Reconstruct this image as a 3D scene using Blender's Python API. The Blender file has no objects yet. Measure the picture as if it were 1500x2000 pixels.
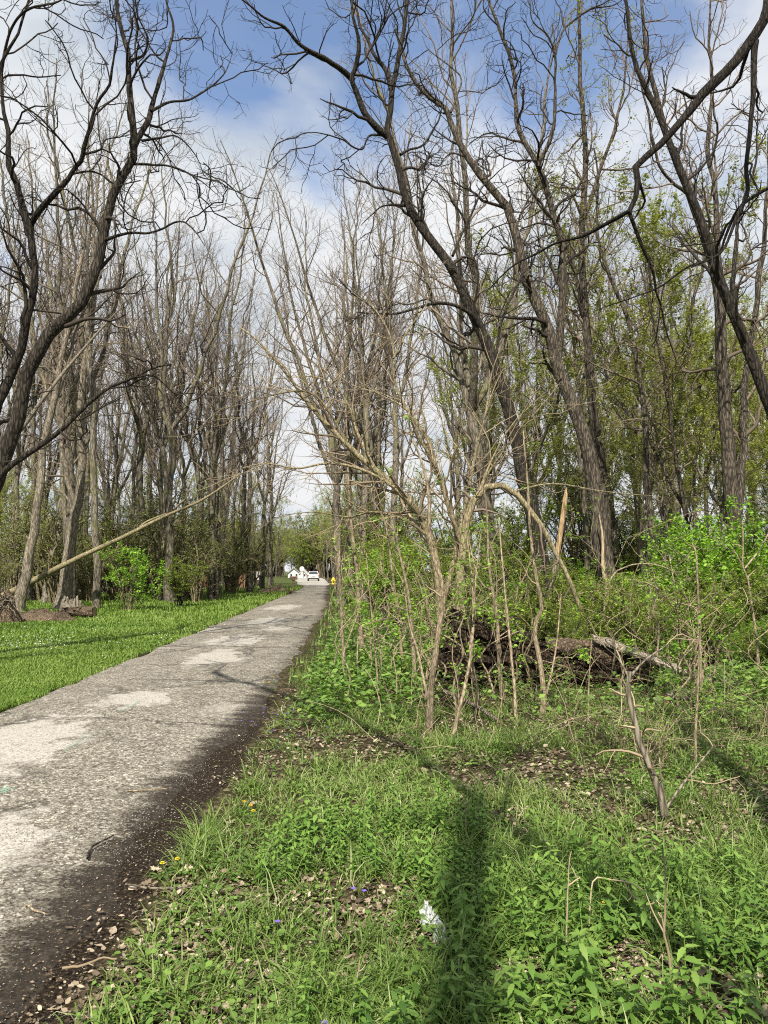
import bpy, math, random
import numpy as np
from mathutils import Vector

R = math.radians
rng = np.random.default_rng(11)
random.seed(5)
sc = bpy.context.scene
COL = sc.collection

# ------------------------------------------------------------------ camera
F = 1502.0                     # focal length in photo pixels (1500 x 2000)
HOR = 1115.0                   # horizon row of the photograph
EYE = 1.6
PITCH = math.atan((HOR - 1000.0) / F)
cam = bpy.data.cameras.new('camera')
cam.sensor_fit = 'VERTICAL'
cam.sensor_height = 36.0
cam.lens = F / 2000.0 * 36.0
cam.clip_start = 0.05
cam.clip_end = 4000.0
camo = bpy.data.objects.new('camera', cam)
COL.objects.link(camo)
camo.location = (0, 0, EYE)
camo.rotation_euler = (math.pi / 2 + PITCH, 0, 0)
sc.camera = camo

# ------------------------------------------------------------------ light
SUN_EL, SUN_AZ = R(47), R(8)   # the sun stands behind the viewpoint
sd = Vector((math.sin(SUN_AZ) * math.cos(SUN_EL), math.cos(SUN_AZ) * math.cos(SUN_EL), -math.sin(SUN_EL)))
sun = bpy.data.lights.new('sun', 'SUN')
sun.energy = 5.0
sun.angle = R(0.55)
sun.color = (1.0, 0.93, 0.80)
suno = bpy.data.objects.new('sun', sun)
COL.objects.link(suno)
suno.rotation_euler = sd.to_track_quat('-Z', 'Y').to_euler()
suno.location = (0, -10, 30)

sc.view_settings.view_transform = 'Standard'
sc.view_settings.look = 'None'
sc.view_settings.exposure = 0.72
sc.view_settings.gamma = 1.0
sc.view_settings.use_curve_mapping = False
sc.render.engine = 'CYCLES'
sc.cycles.max_bounces = 4
sc.cycles.diffuse_bounces = 2
sc.cycles.glossy_bounces = 2
sc.cycles.transmission_bounces = 2
sc.cycles.use_adaptive_sampling = True
sc.cycles.adaptive_threshold = 0.015
sc.cycles.transparent_max_bounces = 4
sc.cycles.sample_clamp_indirect = 6.0
sc.cycles.use_denoising = False
sc.cycles.filter_width = 1.1


def N(nt, kind, **kw):
    n = nt.nodes.new(kind)
    for k, v in kw.items():
        if k.startswith('i_'):
            key = k[2:]
            key = int(key) if key.isdigit() else key.replace('_', ' ')
            n.inputs[key].default_value = v
        else:
            setattr(n, k, v)
    return n


def ramp(nt, fac, stops, interp='LINEAR'):
    n = nt.nodes.new('ShaderNodeValToRGB')
    n.color_ramp.interpolation = interp
    el = n.color_ramp.elements
    while len(el) < len(stops):
        el.new(0.5)
    for e, (p, c) in zip(el, stops):
        e.position = p
        e.color = (c[0], c[1], c[2], 1) if hasattr(c, '__len__') else (c, c, c, 1)
    nt.links.new(fac, n.inputs['Fac'])
    return n.outputs['Color']


def mth(nt, op, a, b=None, c=None, clamp=False):
    n = nt.nodes.new('ShaderNodeMath')
    n.operation = op
    n.use_clamp = clamp
    for i, x in enumerate((a, b, c)):
        if x is None:
            continue
        if isinstance(x, (int, float)):
            n.inputs[i].default_value = x
        else:
            nt.links.new(x, n.inputs[i])
    return n.outputs[0]


def mixc(nt, fac, a, b, blend='MIX'):
    n = nt.nodes.new('ShaderNodeMix')
    n.data_type = 'RGBA'
    n.blend_type = blend
    for key, x in ((0, fac), (6, a), (7, b)):
        if isinstance(x, (int, float)):
            n.inputs[key].default_value = x
        elif isinstance(x, tuple):
            n.inputs[key].default_value = (x[0], x[1], x[2], 1)
        else:
            nt.links.new(x, n.inputs[key])
    return n.outputs[2]


def world():
    w = bpy.data.worlds.new('World')
    sc.world = w
    w.use_nodes = True
    nt = w.node_tree
    nt.nodes.clear()
    L = nt.links.new
    out = N(nt, 'ShaderNodeOutputWorld')
    bg = N(nt, 'ShaderNodeBackground')
    bg.inputs['Strength'].default_value = 0.1
    L(bg.outputs[0], out.inputs[0])
    sky = N(nt, 'ShaderNodeTexSky', sky_type='NISHITA', sun_disc=False)
    sky.sun_elevation = SUN_EL
    sky.sun_rotation = math.pi + SUN_AZ
    sky.air_density = 1.0
    sky.dust_density = 0.6
    sky.ozone_density = 2.2
    tc = N(nt, 'ShaderNodeTexCoord')
    sep = N(nt, 'ShaderNodeSeparateXYZ')
    L(tc.outputs['Generated'], sep.inputs[0])
    den = mth(nt, 'ADD', mth(nt, 'MAXIMUM', sep.outputs[2], 0.0), 0.22)
    cx = mth(nt, 'DIVIDE', sep.outputs[0], den)
    cy = mth(nt, 'DIVIDE', sep.outputs[1], den)
    com = N(nt, 'ShaderNodeCombineXYZ')
    L(cx, com.inputs[0]); L(cy, com.inputs[1])
    mp = N(nt, 'ShaderNodeMapping')
    mp.inputs['Location'].default_value = (3.1, 1.7, 0.4)
    L(com.outputs[0], mp.inputs[0])
    n1 = N(nt, 'ShaderNodeTexNoise', i_Scale=2.1, i_Detail=9.0, i_Roughness=0.56, i_Distortion=0.35)
    L(mp.outputs[0], n1.inputs['Vector'])
    n2 = N(nt, 'ShaderNodeTexNoise', i_Scale=2.2, i_Detail=7.0, i_Roughness=0.55, i_Distortion=0.3)
    mp2 = N(nt, 'ShaderNodeMapping')
    mp2.inputs['Location'].default_value = (7.3, -2.2, 3.4)
    L(com.outputs[0], mp2.inputs[0]); L(mp2.outputs[0], n2.inputs['Vector'])
    low = mth(nt, 'MULTIPLY', mth(nt, 'SUBTRACT', 0.42, sep.outputs[2], clamp=True), 0.42)
    cover = mth(nt, 'ADD', n1.outputs['Fac'], low)
    # the openings in the cloud deck
    for (bx, by, amount, width) in ((570, 120, 0.13, 0.980), (400, 40, 0.16, 0.988), (1135, 50, 0.16, 0.988), (715, 300, 0.15, 0.993), (900, 180, 0.07, 0.985)):
        u, v = (bx - 750.0) / F, (1000.0 - by) / F
        dv = Vector((u, math.cos(PITCH) - math.sin(PITCH) * v, math.sin(PITCH) + math.cos(PITCH) * v)).normalized()
        dot = N(nt, 'ShaderNodeVectorMath', operation='DOT_PRODUCT')
        L(tc.outputs['Generated'], dot.inputs[0])
        dot.inputs[1].default_value = dv
        mr = N(nt, 'ShaderNodeMapRange', interpolation_type='SMOOTHSTEP')
        mr.inputs['From Min'].default_value = width; mr.inputs['From Max'].default_value = 1.0
        mr.inputs['To Min'].default_value = 0.0; mr.inputs['To Max'].default_value = amount
        L(dot.outputs['Value'], mr.inputs['Value'])
        cover = mth(nt, 'SUBTRACT', cover, mr.outputs[0])
    mask = ramp(nt, cover, [(0.24, 0.15), (0.34, 0.55), (0.46, 1.0)])
    cloud = ramp(nt, n2.outputs['Fac'], [(0.3, (3.2, 3.6, 4.1)), (0.44, (4.5, 4.8, 5.1)), (0.58, (5.4, 5.5, 5.6))])
    skyc = mixc(nt, 1.0, sky.outputs[0], (1.0, 1.12, 1.25), 'MULTIPLY')
    L(mixc(nt, mask, skyc, cloud), bg.inputs['Color'])


world()

# ------------------------------------------------------------------ photo geometry helpers
SP, CP = math.sin(PITCH), math.cos(PITCH)


def ray(px, py):
    u, v = (px - 750.0) / F, (1000.0 - py) / F
    return np.array([u, CP - SP * v, SP + CP * v])


def at(px, py, Y):
    d = ray(px, py)
    t = Y / d[1]
    return np.array([d[0] * t, Y, EYE + d[2] * t])


def gp(px, py):
    d = ray(px, py)
    t = -EYE / d[2]
    return np.array([d[0] * t, d[1] * t, 0.0])


# ------------------------------------------------------------------ numpy helpers
def vnoise(p, seed=0):
    """value noise on (...,3) points, 0..1"""
    p = np.asarray(p, float)
    i = np.floor(p).astype(np.int64)
    f = p - i
    f = f * f * (3 - 2 * f)

    def h(a, b, c):
        n = (a * 73856093) ^ (b * 19349663) ^ (c * 83492791) ^ (seed * 2654435761)
        n = (n ^ (n >> 13)) * 1274126177
        return ((n ^ (n >> 16)) & 0xFFFF) / 65535.0
    x, y, z = i[..., 0], i[..., 1], i[..., 2]
    r = 0
    for dx in (0, 1):
        for dy in (0, 1):
            for dz in (0, 1):
                w = (f[..., 0] if dx else 1 - f[..., 0]) * (f[..., 1] if dy else 1 - f[..., 1]) * (f[..., 2] if dz else 1 - f[..., 2])
                r = r + w * h(x + dx, y + dy, z + dz)
    return r


def n2(x, y, s, seed=0):
    return vnoise(np.stack([np.asarray(x) * s, np.asarray(y) * s, np.full(np.shape(x), 0.37)], -1), seed)


def nrm(a):
    return a / np.maximum(np.linalg.norm(a, axis=-1, keepdims=True), 1e-9)


RL_Y = [-15, 0, 8.7, 17.8, 37, 65, 84, 109, 170]
RL_X = [-3.6, -4.0, -4.36, -4.8, -5.8, -7.2, -8.7, -11.2, -19.0]
RR_Y = [-15, 0, 8.4, 17.8, 37, 65, 84, 109, 170]
RR_X = [-0.9, -1.3, -1.42, -1.75, -2.7, -4.7, -6.2, -8.6, -14.0]


def road_l(y):
    return np.interp(y, RL_Y, RL_X)


def road_r(y):
    return np.interp(y, RR_Y, RR_X)


def sstep(x, a, b):
    t = np.clip((x - a) / (b - a), 0, 1)
    return t * t * (3 - 2 * t)


def gz(x, y):
    x = np.asarray(x, float); y = np.asarray(y, float)
    off = np.maximum(x - road_r(y), road_l(y) - x)
    m = sstep(off, 0.0, 1.4)
    h = (n2(x, y, 0.9, 3) - 0.5) * 0.10 + (n2(x, y, 0.25, 4) - 0.5) * 0.22 + (n2(x, y, 2.7, 5) - 0.5) * 0.05
    right = sstep(x - road_r(y), 0.0, 1.0)
    return m * h * np.where(right > 0, 1.0, 0.35) - 0.03 * (off < -0.15)


class MB:
    """collects quads and triangles with one random value for each face, links them as ONE mesh object"""
    def __init__(s):
        s.v, s.q, s.t, s.rq, s.rt, s.n = [], [], [], [], [], 0

    def add(s, V, Q=None, T=None, rq=None, rt=None):
        V = np.asarray(V, float).reshape(-1, 3)
        s.v.append(V)
        if Q is not None and len(Q):
            Q = np.asarray(Q, np.int64).reshape(-1, 4)
            s.q.append(Q + s.n)
            s.rq.append(np.full(len(Q), rng.random()) if rq is None else np.broadcast_to(rq, (len(Q),)))
        if T is not None and len(T):
            T = np.asarray(T, np.int64).reshape(-1, 3)
            s.t.append(T + s.n)
            s.rt.append(np.full(len(T), rng.random()) if rt is None else np.broadcast_to(rt, (len(T),)))
        s.n += len(V)

    def mesh(s, name, mat, smooth=True):
        me = bpy.data.meshes.new(name)
        V = np.concatenate(s.v) if s.v else np.zeros((0, 3))
        Q = np.concatenate(s.q) if s.q else np.zeros((0, 4), np.int64)
        T = np.concatenate(s.t) if s.t else np.zeros((0, 3), np.int64)
        r = np.concatenate([np.concatenate(s.rq) if s.rq else np.zeros(0), np.concatenate(s.rt) if s.rt else np.zeros(0)])
        me.vertices.add(len(V))
        me.vertices.foreach_set('co', V.astype(np.float32).ravel())
        li = np.concatenate([Q.ravel(), T.ravel()]).astype(np.int32)
        me.loops.add(len(li))
        me.loops.foreach_set('vertex_index', li)
        ls = np.concatenate([np.arange(len(Q)) * 4, len(Q) * 4 + np.arange(len(T)) * 3]).astype(np.int32)
        me.polygons.add(len(ls))
        me.polygons.foreach_set('loop_start', ls)
        me.polygons.foreach_set('use_smooth', np.full(len(ls), smooth, bool))
        me.update(calc_edges=True)
        a = me.attributes.new('rnd', 'FLOAT', 'FACE')
        a.data.foreach_set('value', r.astype(np.float32))
        if mat is not None:
            me.materials.append(mat)
        return me

    def build(s, name, mat, parent=None, smooth=True):
        return link(name, s.mesh(name, mat, smooth), parent)


def link(name, me, parent=None):
    o = bpy.data.objects.new(name, me)
    COL.objects.link(o)
    if parent is not None:
        o.parent = parent
    return o


def tag(o, label=None, cat=None, group=None, kind=None):
    if label: o['label'] = label
    if cat: o['category'] = cat
    if group: o['group'] = group
    if kind: o['kind'] = kind
    return o


def thing(name, loc, label, cat, group=None):
    o = bpy.data.objects.new(name, None)
    o.empty_display_size = 0.1
    COL.objects.link(o)
    o.location = tuple(float(c) for c in loc)
    return tag(o, label, cat, group)


def copy_tree(o, parent=None):
    c = o.copy()
    COL.objects.link(c)
    c.parent = parent
    for ch in list(o.children):
        copy_tree(ch, c)
    return c


def place_copy(proto, loc, rz=0.0, s=1.0, tilt=(0, 0), label=None, group=None, cat=None):
    c = copy_tree(proto)
    c.location = tuple(float(v) for v in loc)
    c.rotation_euler = (tilt[0], tilt[1], rz)
    c.scale = (s, s, s) if not hasattr(s, '__len__') else s
    return tag(c, label, cat, group)


def drop(proto):
    """remove a pattern object that was only copied from"""
    for ch in list(proto.children):
        drop(ch)
    bpy.data.objects.remove(proto, do_unlink=True)


def tubes(P, Rr, S, ridges=0.0, seed=0):
    """P [n,K,3], Rr [n,K] -> verts, quads of n open tapered tubes with S sides"""
    P = np.asarray(P, float); Rr = np.asarray(Rr, float)
    n, K = P.shape[:2]
    T = nrm(np.gradient(P, axis=1))
    ref = np.where(np.abs(T[:, 0, 2:3]) > 0.8, np.array([[1.0, 0, 0]]), np.array([[0, 0, 1.0]]))
    nn = nrm(np.cross(T[:, 0], ref))
    A = np.empty_like(P)
    for k in range(K):
        nn = nrm(nn - T[:, k] * np.sum(nn * T[:, k], -1, keepdims=True))
        A[:, k] = nn
    B = np.cross(T, A)
    th = np.arange(S) / S * 2 * math.pi
    c, s_ = np.cos(th), np.sin(th)
    rr = Rr[:, :, None] * np.ones(S)
    if ridges:
        kk = np.arange(K)[None, :, None] * np.ones((n, 1, S))
        q = np.stack([np.cos(th)[None, None] * 2.6 + 0 * kk + seed, np.sin(th)[None, None] * 2.6 + 0 * kk, kk * 0.35 + np.arange(n)[:, None, None] * 7.1], -1)
        rr = rr * (1 + ridges * (vnoise(q, seed) - 0.5) * 2)
    V = P[:, :, None] + rr[..., None] * (A[:, :, None] * c[None, None, :, None] + B[:, :, None] * s_[None, None, :, None])
    idx = np.arange(n * K * S).reshape(n, K, S)
    a = idx[:, :-1]; b = idx[:, 1:]
    Q = np.stack([a, np.roll(a, -1, 2), np.roll(b, -1, 2), b], -1).reshape(-1, 4)
    return V.reshape(-1, 3), Q, np.repeat(np.arange(n), (K - 1) * S)


def add_tubes(mb, P, Rr, S, ridges=0.0, seed=0):
    if len(P) == 0:
        return
    V, Q, own = tubes(P, Rr, S, ridges, seed)
    mb.add(V, Q, rq=rng.random(len(P))[own])


def smooth_path(pts, K):
    """Catmull-Rom through pts, K samples spaced evenly"""
    p = np.asarray(pts, float)
    p = np.vstack([2 * p[0] - p[1], p, 2 * p[-1] - p[-2]])
    out = []
    for i in range(1, len(p) - 2):
        t = np.linspace(0, 1, 12, endpoint=False)[:, None]
        a, b, c, d = p[i - 1], p[i], p[i + 1], p[i + 2]
        out.append(0.5 * (2 * b + (c - a) * t + (2 * a - 5 * b + 4 * c - d) * t ** 2 + (3 * b - a - 3 * c + d) * t ** 3))
    out = np.vstack(out + [p[-2][None]])
    L = np.concatenate([[0], np.cumsum(np.linalg.norm(np.diff(out, axis=0), axis=1))])
    s = np.linspace(0, L[-1], K)
    return np.stack([np.interp(s, L, out[:, j]) for j in range(3)], -1)


def grow(P, Rr, per_m, lmin, lmax, K, ang=(35, 70), up=0.06, crook=0.22, rr=0.55, rtip=0.003, t0=0.15, lscale=None, minn=1, bias=None):
    """child branches on every parent path; returns paths and radii"""
    n, Kp = P.shape[:2]
    if n == 0:
        return np.zeros((0, K, 3)), np.zeros((0, K))
    Lp = np.linalg.norm(np.diff(P, axis=1), axis=-1).sum(1)
    cnt = np.maximum(minn, np.floor(Lp * (1 - t0) * per_m + rng.random(n)).astype(int))
    own = np.repeat(np.arange(n), cnt)
    M = len(own)
    # even spacing along the parent, jittered
    k = np.concatenate([np.arange(c) for c in cnt])
    t = t0 + (1 - t0) * np.clip((k + rng.uniform(0.1, 0.9, M)) / cnt[own], 0, 0.985)
    f = t * (Kp - 1)
    i = np.minimum(f.astype(int), Kp - 2)
    w = (f - i)[:, None]
    st = P[own, i] * (1 - w) + P[own, i + 1] * w
    tan = nrm(P[own, i + 1] - P[own, i])
    r0 = Rr[own, i] * (1 - w[:, 0]) + Rr[own, i + 1] * w[:, 0]
    rv = nrm(rng.normal(size=(M, 3)))
    if bias is not None:
        rv = nrm(rv + np.asarray(bias))
    perp = nrm(rv - tan * np.sum(rv * tan, -1, keepdims=True))
    a = np.radians(rng.uniform(ang[0], ang[1], M))[:, None]
    d = nrm(np.cos(a) * tan + np.sin(a) * perp)
    ln = rng.uniform(lmin, lmax, M) * (1.15 - 0.65 * t)
    if lscale is not None:
        ln = ln * lscale
    out = np.empty((M, K, 3))
    out[:, 0] = st
    step = (ln / (K - 1))[:, None]
    z = np.array([0, 0, 1.0])
    for q in range(1, K):
        d = nrm(d + crook * rng.normal(size=(M, 3)) + up * z)
        out[:, q] = out[:, q - 1] + d * step
    ra = np.clip(r0 * rr, rtip * 1.2, None)
    tt = np.linspace(0, 1, K)[None]
    rad = ra[:, None] * (1 - tt) ** 0.85 + rtip * tt ** 0.7
    return out, rad


def frames(az, lean, roll):
    """x axis = blade direction, z axis = its face normal"""
    ca, sa = np.cos(az), np.sin(az)
    cl, sl = np.cos(lean), np.sin(lean)
    X = np.stack([ca * cl, sa * cl, sl], -1)
    Zu = np.stack([-ca * sl, -sa * sl, cl], -1)
    Y0 = np.cross(Zu, X)
    cr, sr = np.cos(roll)[:, None], np.sin(roll)[:, None]
    Y = Y0 * cr + Zu * sr
    return X, Y, np.cross(X, Y)


def scatter(mb, tv, tq, tt, pos, X, Y, Z, size, rnd=None):
    tv = np.asarray(tv, float)
    n, k = len(pos), len(tv)
    size = np.broadcast_to(np.asarray(size, float), (n,))[:, None, None]
    V = pos[:, None] + size * (tv[None, :, 0:1] * X[:, None] + tv[None, :, 1:2] * Y[:, None] + tv[None, :, 2:3] * Z[:, None])
    off = (np.arange(n) * k)[:, None, None]
    rnd = rng.random(n) if rnd is None else rnd
    Q = (np.asarray(tq)[None] + off).reshape(-1, 4) if tq is not None and len(tq) else None
    T = (np.asarray(tt)[None] + off).reshape(-1, 3) if tt is not None and len(tt) else None
    mb.add(V.reshape(-1, 3), Q, T, np.repeat(rnd, len(tq)) if Q is not None else None, np.repeat(rnd, len(tt)) if T is not None else None)


LEAF_S = ([(0, 0, 0), (0.5, -0.3, 0.06), (1, 0, -0.02), (0.5, 0.3, 0.06)], [(0, 1, 2, 3)], None)
LEAF_V = ([(0, 0, 0), (0.3, -0.27, 0.05), (0.66, -0.22, 0.03), (1, 0, -0.14), (0.66, 0.22, 0.03), (0.3, 0.27, 0.05), (0.33, 0, -0.02), (0.68, 0, -0.05)],
          [(0, 1, 6, 5)], [(1, 2, 7), (1, 7, 6), (6, 7, 4), (6, 4, 5), (2, 3, 7), (7, 3, 4)])


def leaves_on(mb, P, count, size, spread=0.06, tmpl=LEAF_S, lean=(-0.5, 0.6)):
    """leaves set along twig paths P"""
    if len(P) == 0 or count == 0:
        return
    o = rng.integers(0, len(P), count)
    f = np.clip(rng.beta(1.6, 1.0, count), 0, 0.999) * (P.shape[1] - 1)
    i = f.astype(int)
    w = (f - i)[:, None]
    pos = P[o, i] * (1 - w) + P[o, i + 1] * w + rng.normal(size=(count, 3)) * spread
    X, Y, Z = frames(rng.uniform(0, 6.283, count), rng.uniform(lean[0], lean[1], count), rng.normal(0, 0.5, count))
    scatter(mb, *tmpl, pos, X, Y, Z, rng.uniform(size[0], size[1], count))


# ------------------------------------------------------------------ materials
def new_mat(name):
    m = bpy.data.materials.new(name)
    m.use_nodes = True
    nt = m.node_tree
    b = nt.nodes['Principled BSDF']
    return m, nt, b


def plain(name, col, rough=0.6, metal=0.0, spec=0.4):
    m, nt, b = new_mat(name)
    tc = N(nt, 'ShaderNodeTexCoord')
    n = N(nt, 'ShaderNodeTexNoise', i_Scale=6.0, i_Detail=4.0)
    nt.links.new(tc.outputs['Object'], n.inputs['Vector'])
    c = ramp(nt, n.outputs['Fac'], [(0.3, tuple(x * 0.85 for x in col)), (0.7, col)])
    nt.links.new(c, b.inputs['Base Color'])
    b.inputs['Roughness'].default_value = rough
    b.inputs['Metallic'].default_value = metal
    b.inputs['Specular IOR Level'].default_value = spec
    return m


def bark(name, c0, c1, c2, scale=1.0, bump=0.6, stretch=0.18, moss=None):
    m, nt, b = new_mat(name)
    L = nt.links.new
    tc = N(nt, 'ShaderNodeTexCoord')
    mp = N(nt, 'ShaderNodeMapping')
    mp.inputs['Scale'].default_value = (scale * 14, scale * 14, scale * 14 * stretch)
    L(tc.outputs['Object'], mp.inputs[0])
    n1 = N(nt, 'ShaderNodeTexNoise', i_Scale=1.0, i_Detail=6.0, i_Roughness=0.62, i_Distortion=0.5)
    L(mp.outputs[0], n1.inputs['Vector'])
    v1 = N(nt, 'ShaderNodeTexVoronoi', feature='DISTANCE_TO_EDGE', i_Scale=1.5)
    L(mp.outputs[0], v1.inputs['Vector'])
    n2_ = N(nt, 'ShaderNodeTexNoise', i_Scale=1.1, i_Detail=3.0)
    L(tc.outputs['Object'], n2_.inputs['Vector'])
    h = mth(nt, 'ADD', mth(nt, 'MULTIPLY', n1.outputs['Fac'], 0.8), mth(nt, 'MINIMUM', mth(nt, 'MULTIPLY', v1.outputs['Distance'], 1.6), 0.35))
    c = ramp(nt, h, [(0.3, c0), (0.55, c1), (0.8, c2)])
    at_ = N(nt, 'ShaderNodeAttribute', attribute_name='rnd')
    c = mixc(nt, 1.0, c, ramp(nt, at_.outputs['Fac'], [(0, 0.75), (1, 1.15)]), 'MULTIPLY')
    c = mixc(nt, 0.6, c, ramp(nt, n2_.outputs['Fac'], [(0.3, 0.6), (0.7, 1.25)]), 'MULTIPLY')
    if moss:
        mm = ramp(nt, n2_.outputs['Fac'], [(0.52, 0.0), (0.66, 0.65)])
        c = mixc(nt, mm, c, moss)
    L(c, b.inputs['Base Color'])
    b.inputs['Roughness'].default_value = 0.85
    b.inputs['Specular IOR Level'].default_value = 0.2
    bp = N(nt, 'ShaderNodeBump', i_Strength=bump, i_Distance=0.03)
    L(h, bp.inputs['Height'])
    L(bp.outputs[0], b.inputs['Normal'])
    return m


def twigmat(name, c0, c1):
    m, nt, b = new_mat(name)
    at_ = N(nt, 'ShaderNodeAttribute', attribute_name='rnd')
    nt.links.new(ramp(nt, at_.outputs['Fac'], [(0, c0), (1, c1)]), b.inputs['Base Color'])
    b.inputs['Roughness'].default_value = 0.75
    b.inputs['Specular IOR Level'].default_value = 0.2
    return m


def leafmat(name, cols, trans=0.35, rough=0.5, spec=0.3, tint=1.0):
    m, nt, b = new_mat(name)
    L = nt.links.new
    at_ = N(nt, 'ShaderNodeAttribute', attribute_name='rnd')
    k = len(cols)
    c = ramp(nt, at_.outputs['Fac'], [(i / (k - 1), cc) for i, cc in enumerate(cols)])
    oi = N(nt, 'ShaderNodeObjectInfo')
    c = mixc(nt, 1.0, c, ramp(nt, oi.outputs['Random'], [(0, 0.8), (1, 1.2)]), 'MULTIPLY')
    L(c, b.inputs['Base Color'])
    b.inputs['Roughness'].default_value = rough
    b.inputs['Specular IOR Level'].default_value = spec
    if trans > 0:
        tr = N(nt, 'ShaderNodeBsdfTranslucent')
        L(mixc(nt, 1.0, c, (1.15, 1.25, 0.6), 'MULTIPLY'), tr.inputs['Color'])
        mx = N(nt, 'ShaderNodeMixShader')
        mx.inputs[0].default_value = trans
        L(b.outputs[0], mx.inputs[1]); L(tr.outputs[0], mx.inputs[2])
        L(mx.outputs[0], nt.nodes['Material Output'].inputs[0])
    return m


M = {}
M['bark_dark'] = bark('bark_dark', (0.006, 0.005, 0.004), (0.021, 0.0175, 0.0135), (0.062, 0.052, 0.040), 1.0, 1.0)
M['bark_shaded'] = bark('bark_shaded', (0.005, 0.004, 0.003), (0.016, 0.013, 0.010), (0.04, 0.033, 0.026), 2.0, 0.8)  # darkest bark: the shade on the near limb is put into its colour
M['bark_brown'] = bark('bark_brown', (0.012, 0.010, 0.0075), (0.048, 0.040, 0.030), (0.135, 0.114, 0.088), 1.0, 0.9)
M['bark_grey'] = bark('bark_grey', (0.045, 0.037, 0.028), (0.15, 0.127, 0.096), (0.29, 0.25, 0.195), 1.0, 0.8)
M['bark_forest'] = bark('bark_forest', (0.030, 0.026, 0.020), (0.115, 0.099, 0.077), (0.25, 0.22, 0.175), 0.8, 0.7, moss=(0.13, 0.13, 0.05))
M['bark_tan'] = bark('bark_tan', (0.10, 0.076, 0.048), (0.25, 0.198, 0.132), (0.40, 0.325, 0.225), 1.6, 0.35, 0.35)
M['bark_olive'] = bark('bark_olive', (0.07, 0.06, 0.033), (0.175, 0.148, 0.086), (0.30, 0.255, 0.155), 1.2, 0.4, 0.35)
M['rot'] = bark('rot', (0.004, 0.003, 0.002), (0.016, 0.011, 0.0075), (0.095, 0.065, 0.040), 1.4, 1.0, 0.6)
M['wood_pale'] = bark('wood_pale', (0.20, 0.15, 0.09), (0.38, 0.30, 0.19), (0.52, 0.42, 0.28), 1.2, 0.4, 0.1)
M['wood_orange'] = bark('wood_orange', (0.13, 0.085, 0.045), (0.28, 0.19, 0.10), (0.44, 0.31, 0.18), 1.2, 0.5, 0.12)
M['wood_silver'] = bark('wood_silver', (0.09, 0.075, 0.058), (0.23, 0.195, 0.155), (0.38, 0.33, 0.265), 1.6, 0.7, 0.3)
M['twig_dark'] = twigmat('twig_dark', (0.014, 0.011, 0.0085), (0.05, 0.040, 0.031))
M['twig_brown'] = twigmat('twig_brown', (0.08, 0.062, 0.046), (0.20, 0.155, 0.115))
M['twig_forest'] = twigmat('twig_forest', (0.075, 0.060, 0.047), (0.22, 0.178, 0.14))
M['twig_tan'] = twigmat('twig_tan', (0.13, 0.10, 0.064), (0.34, 0.27, 0.18))
M['dead_stem'] = twigmat('dead_stem', (0.15, 0.11, 0.066), (0.42, 0.34, 0.23))
M['leaf_spring'] = leafmat('leaf_spring', [(0.209, 0.231, 0.055), (0.308, 0.341, 0.099), (0.418, 0.429, 0.154)], 0.4)
M['leaf_shrub'] = leafmat('leaf_shrub', [(0.087, 0.131, 0.022), (0.186, 0.251, 0.038), (0.306, 0.371, 0.066)], 0.4)
M['leaf_bright'] = leafmat('leaf_bright', [(0.103, 0.215, 0.022), (0.195, 0.352, 0.038), (0.287, 0.454, 0.065)], 0.38)
M['leaf_dim'] = leafmat('leaf_dim', [(0.09, 0.115, 0.028), (0.17, 0.205, 0.05), (0.27, 0.30, 0.085)], 0.4)
M['nettle'] = leafmat('nettle', [(0.042, 0.098, 0.019), (0.085, 0.175, 0.03), (0.135, 0.235, 0.045), (0.185, 0.285, 0.06)], 0.3, 0.45, 0.35)
M['cover'] = leafmat('cover', [(0.057, 0.115, 0.023), (0.112, 0.201, 0.039), (0.208, 0.321, 0.068)], 0.3)
M['grass'] = leafmat('grass', [(0.059, 0.115, 0.021), (0.119, 0.191, 0.039), (0.204, 0.272, 0.076), (0.391, 0.403, 0.229)], 0.3)
M['lawn'] = leafmat('lawn', [(0.064, 0.125, 0.019), (0.113, 0.193, 0.028), (0.173, 0.255, 0.048), (0.218, 0.287, 0.085)], 0.3)
M['litter'] = leafmat('litter', [(0.055, 0.040, 0.027), (0.15, 0.113, 0.078), (0.29, 0.23, 0.165), (0.50, 0.42, 0.32)], 0.12, 0.7, 0.2)


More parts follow.
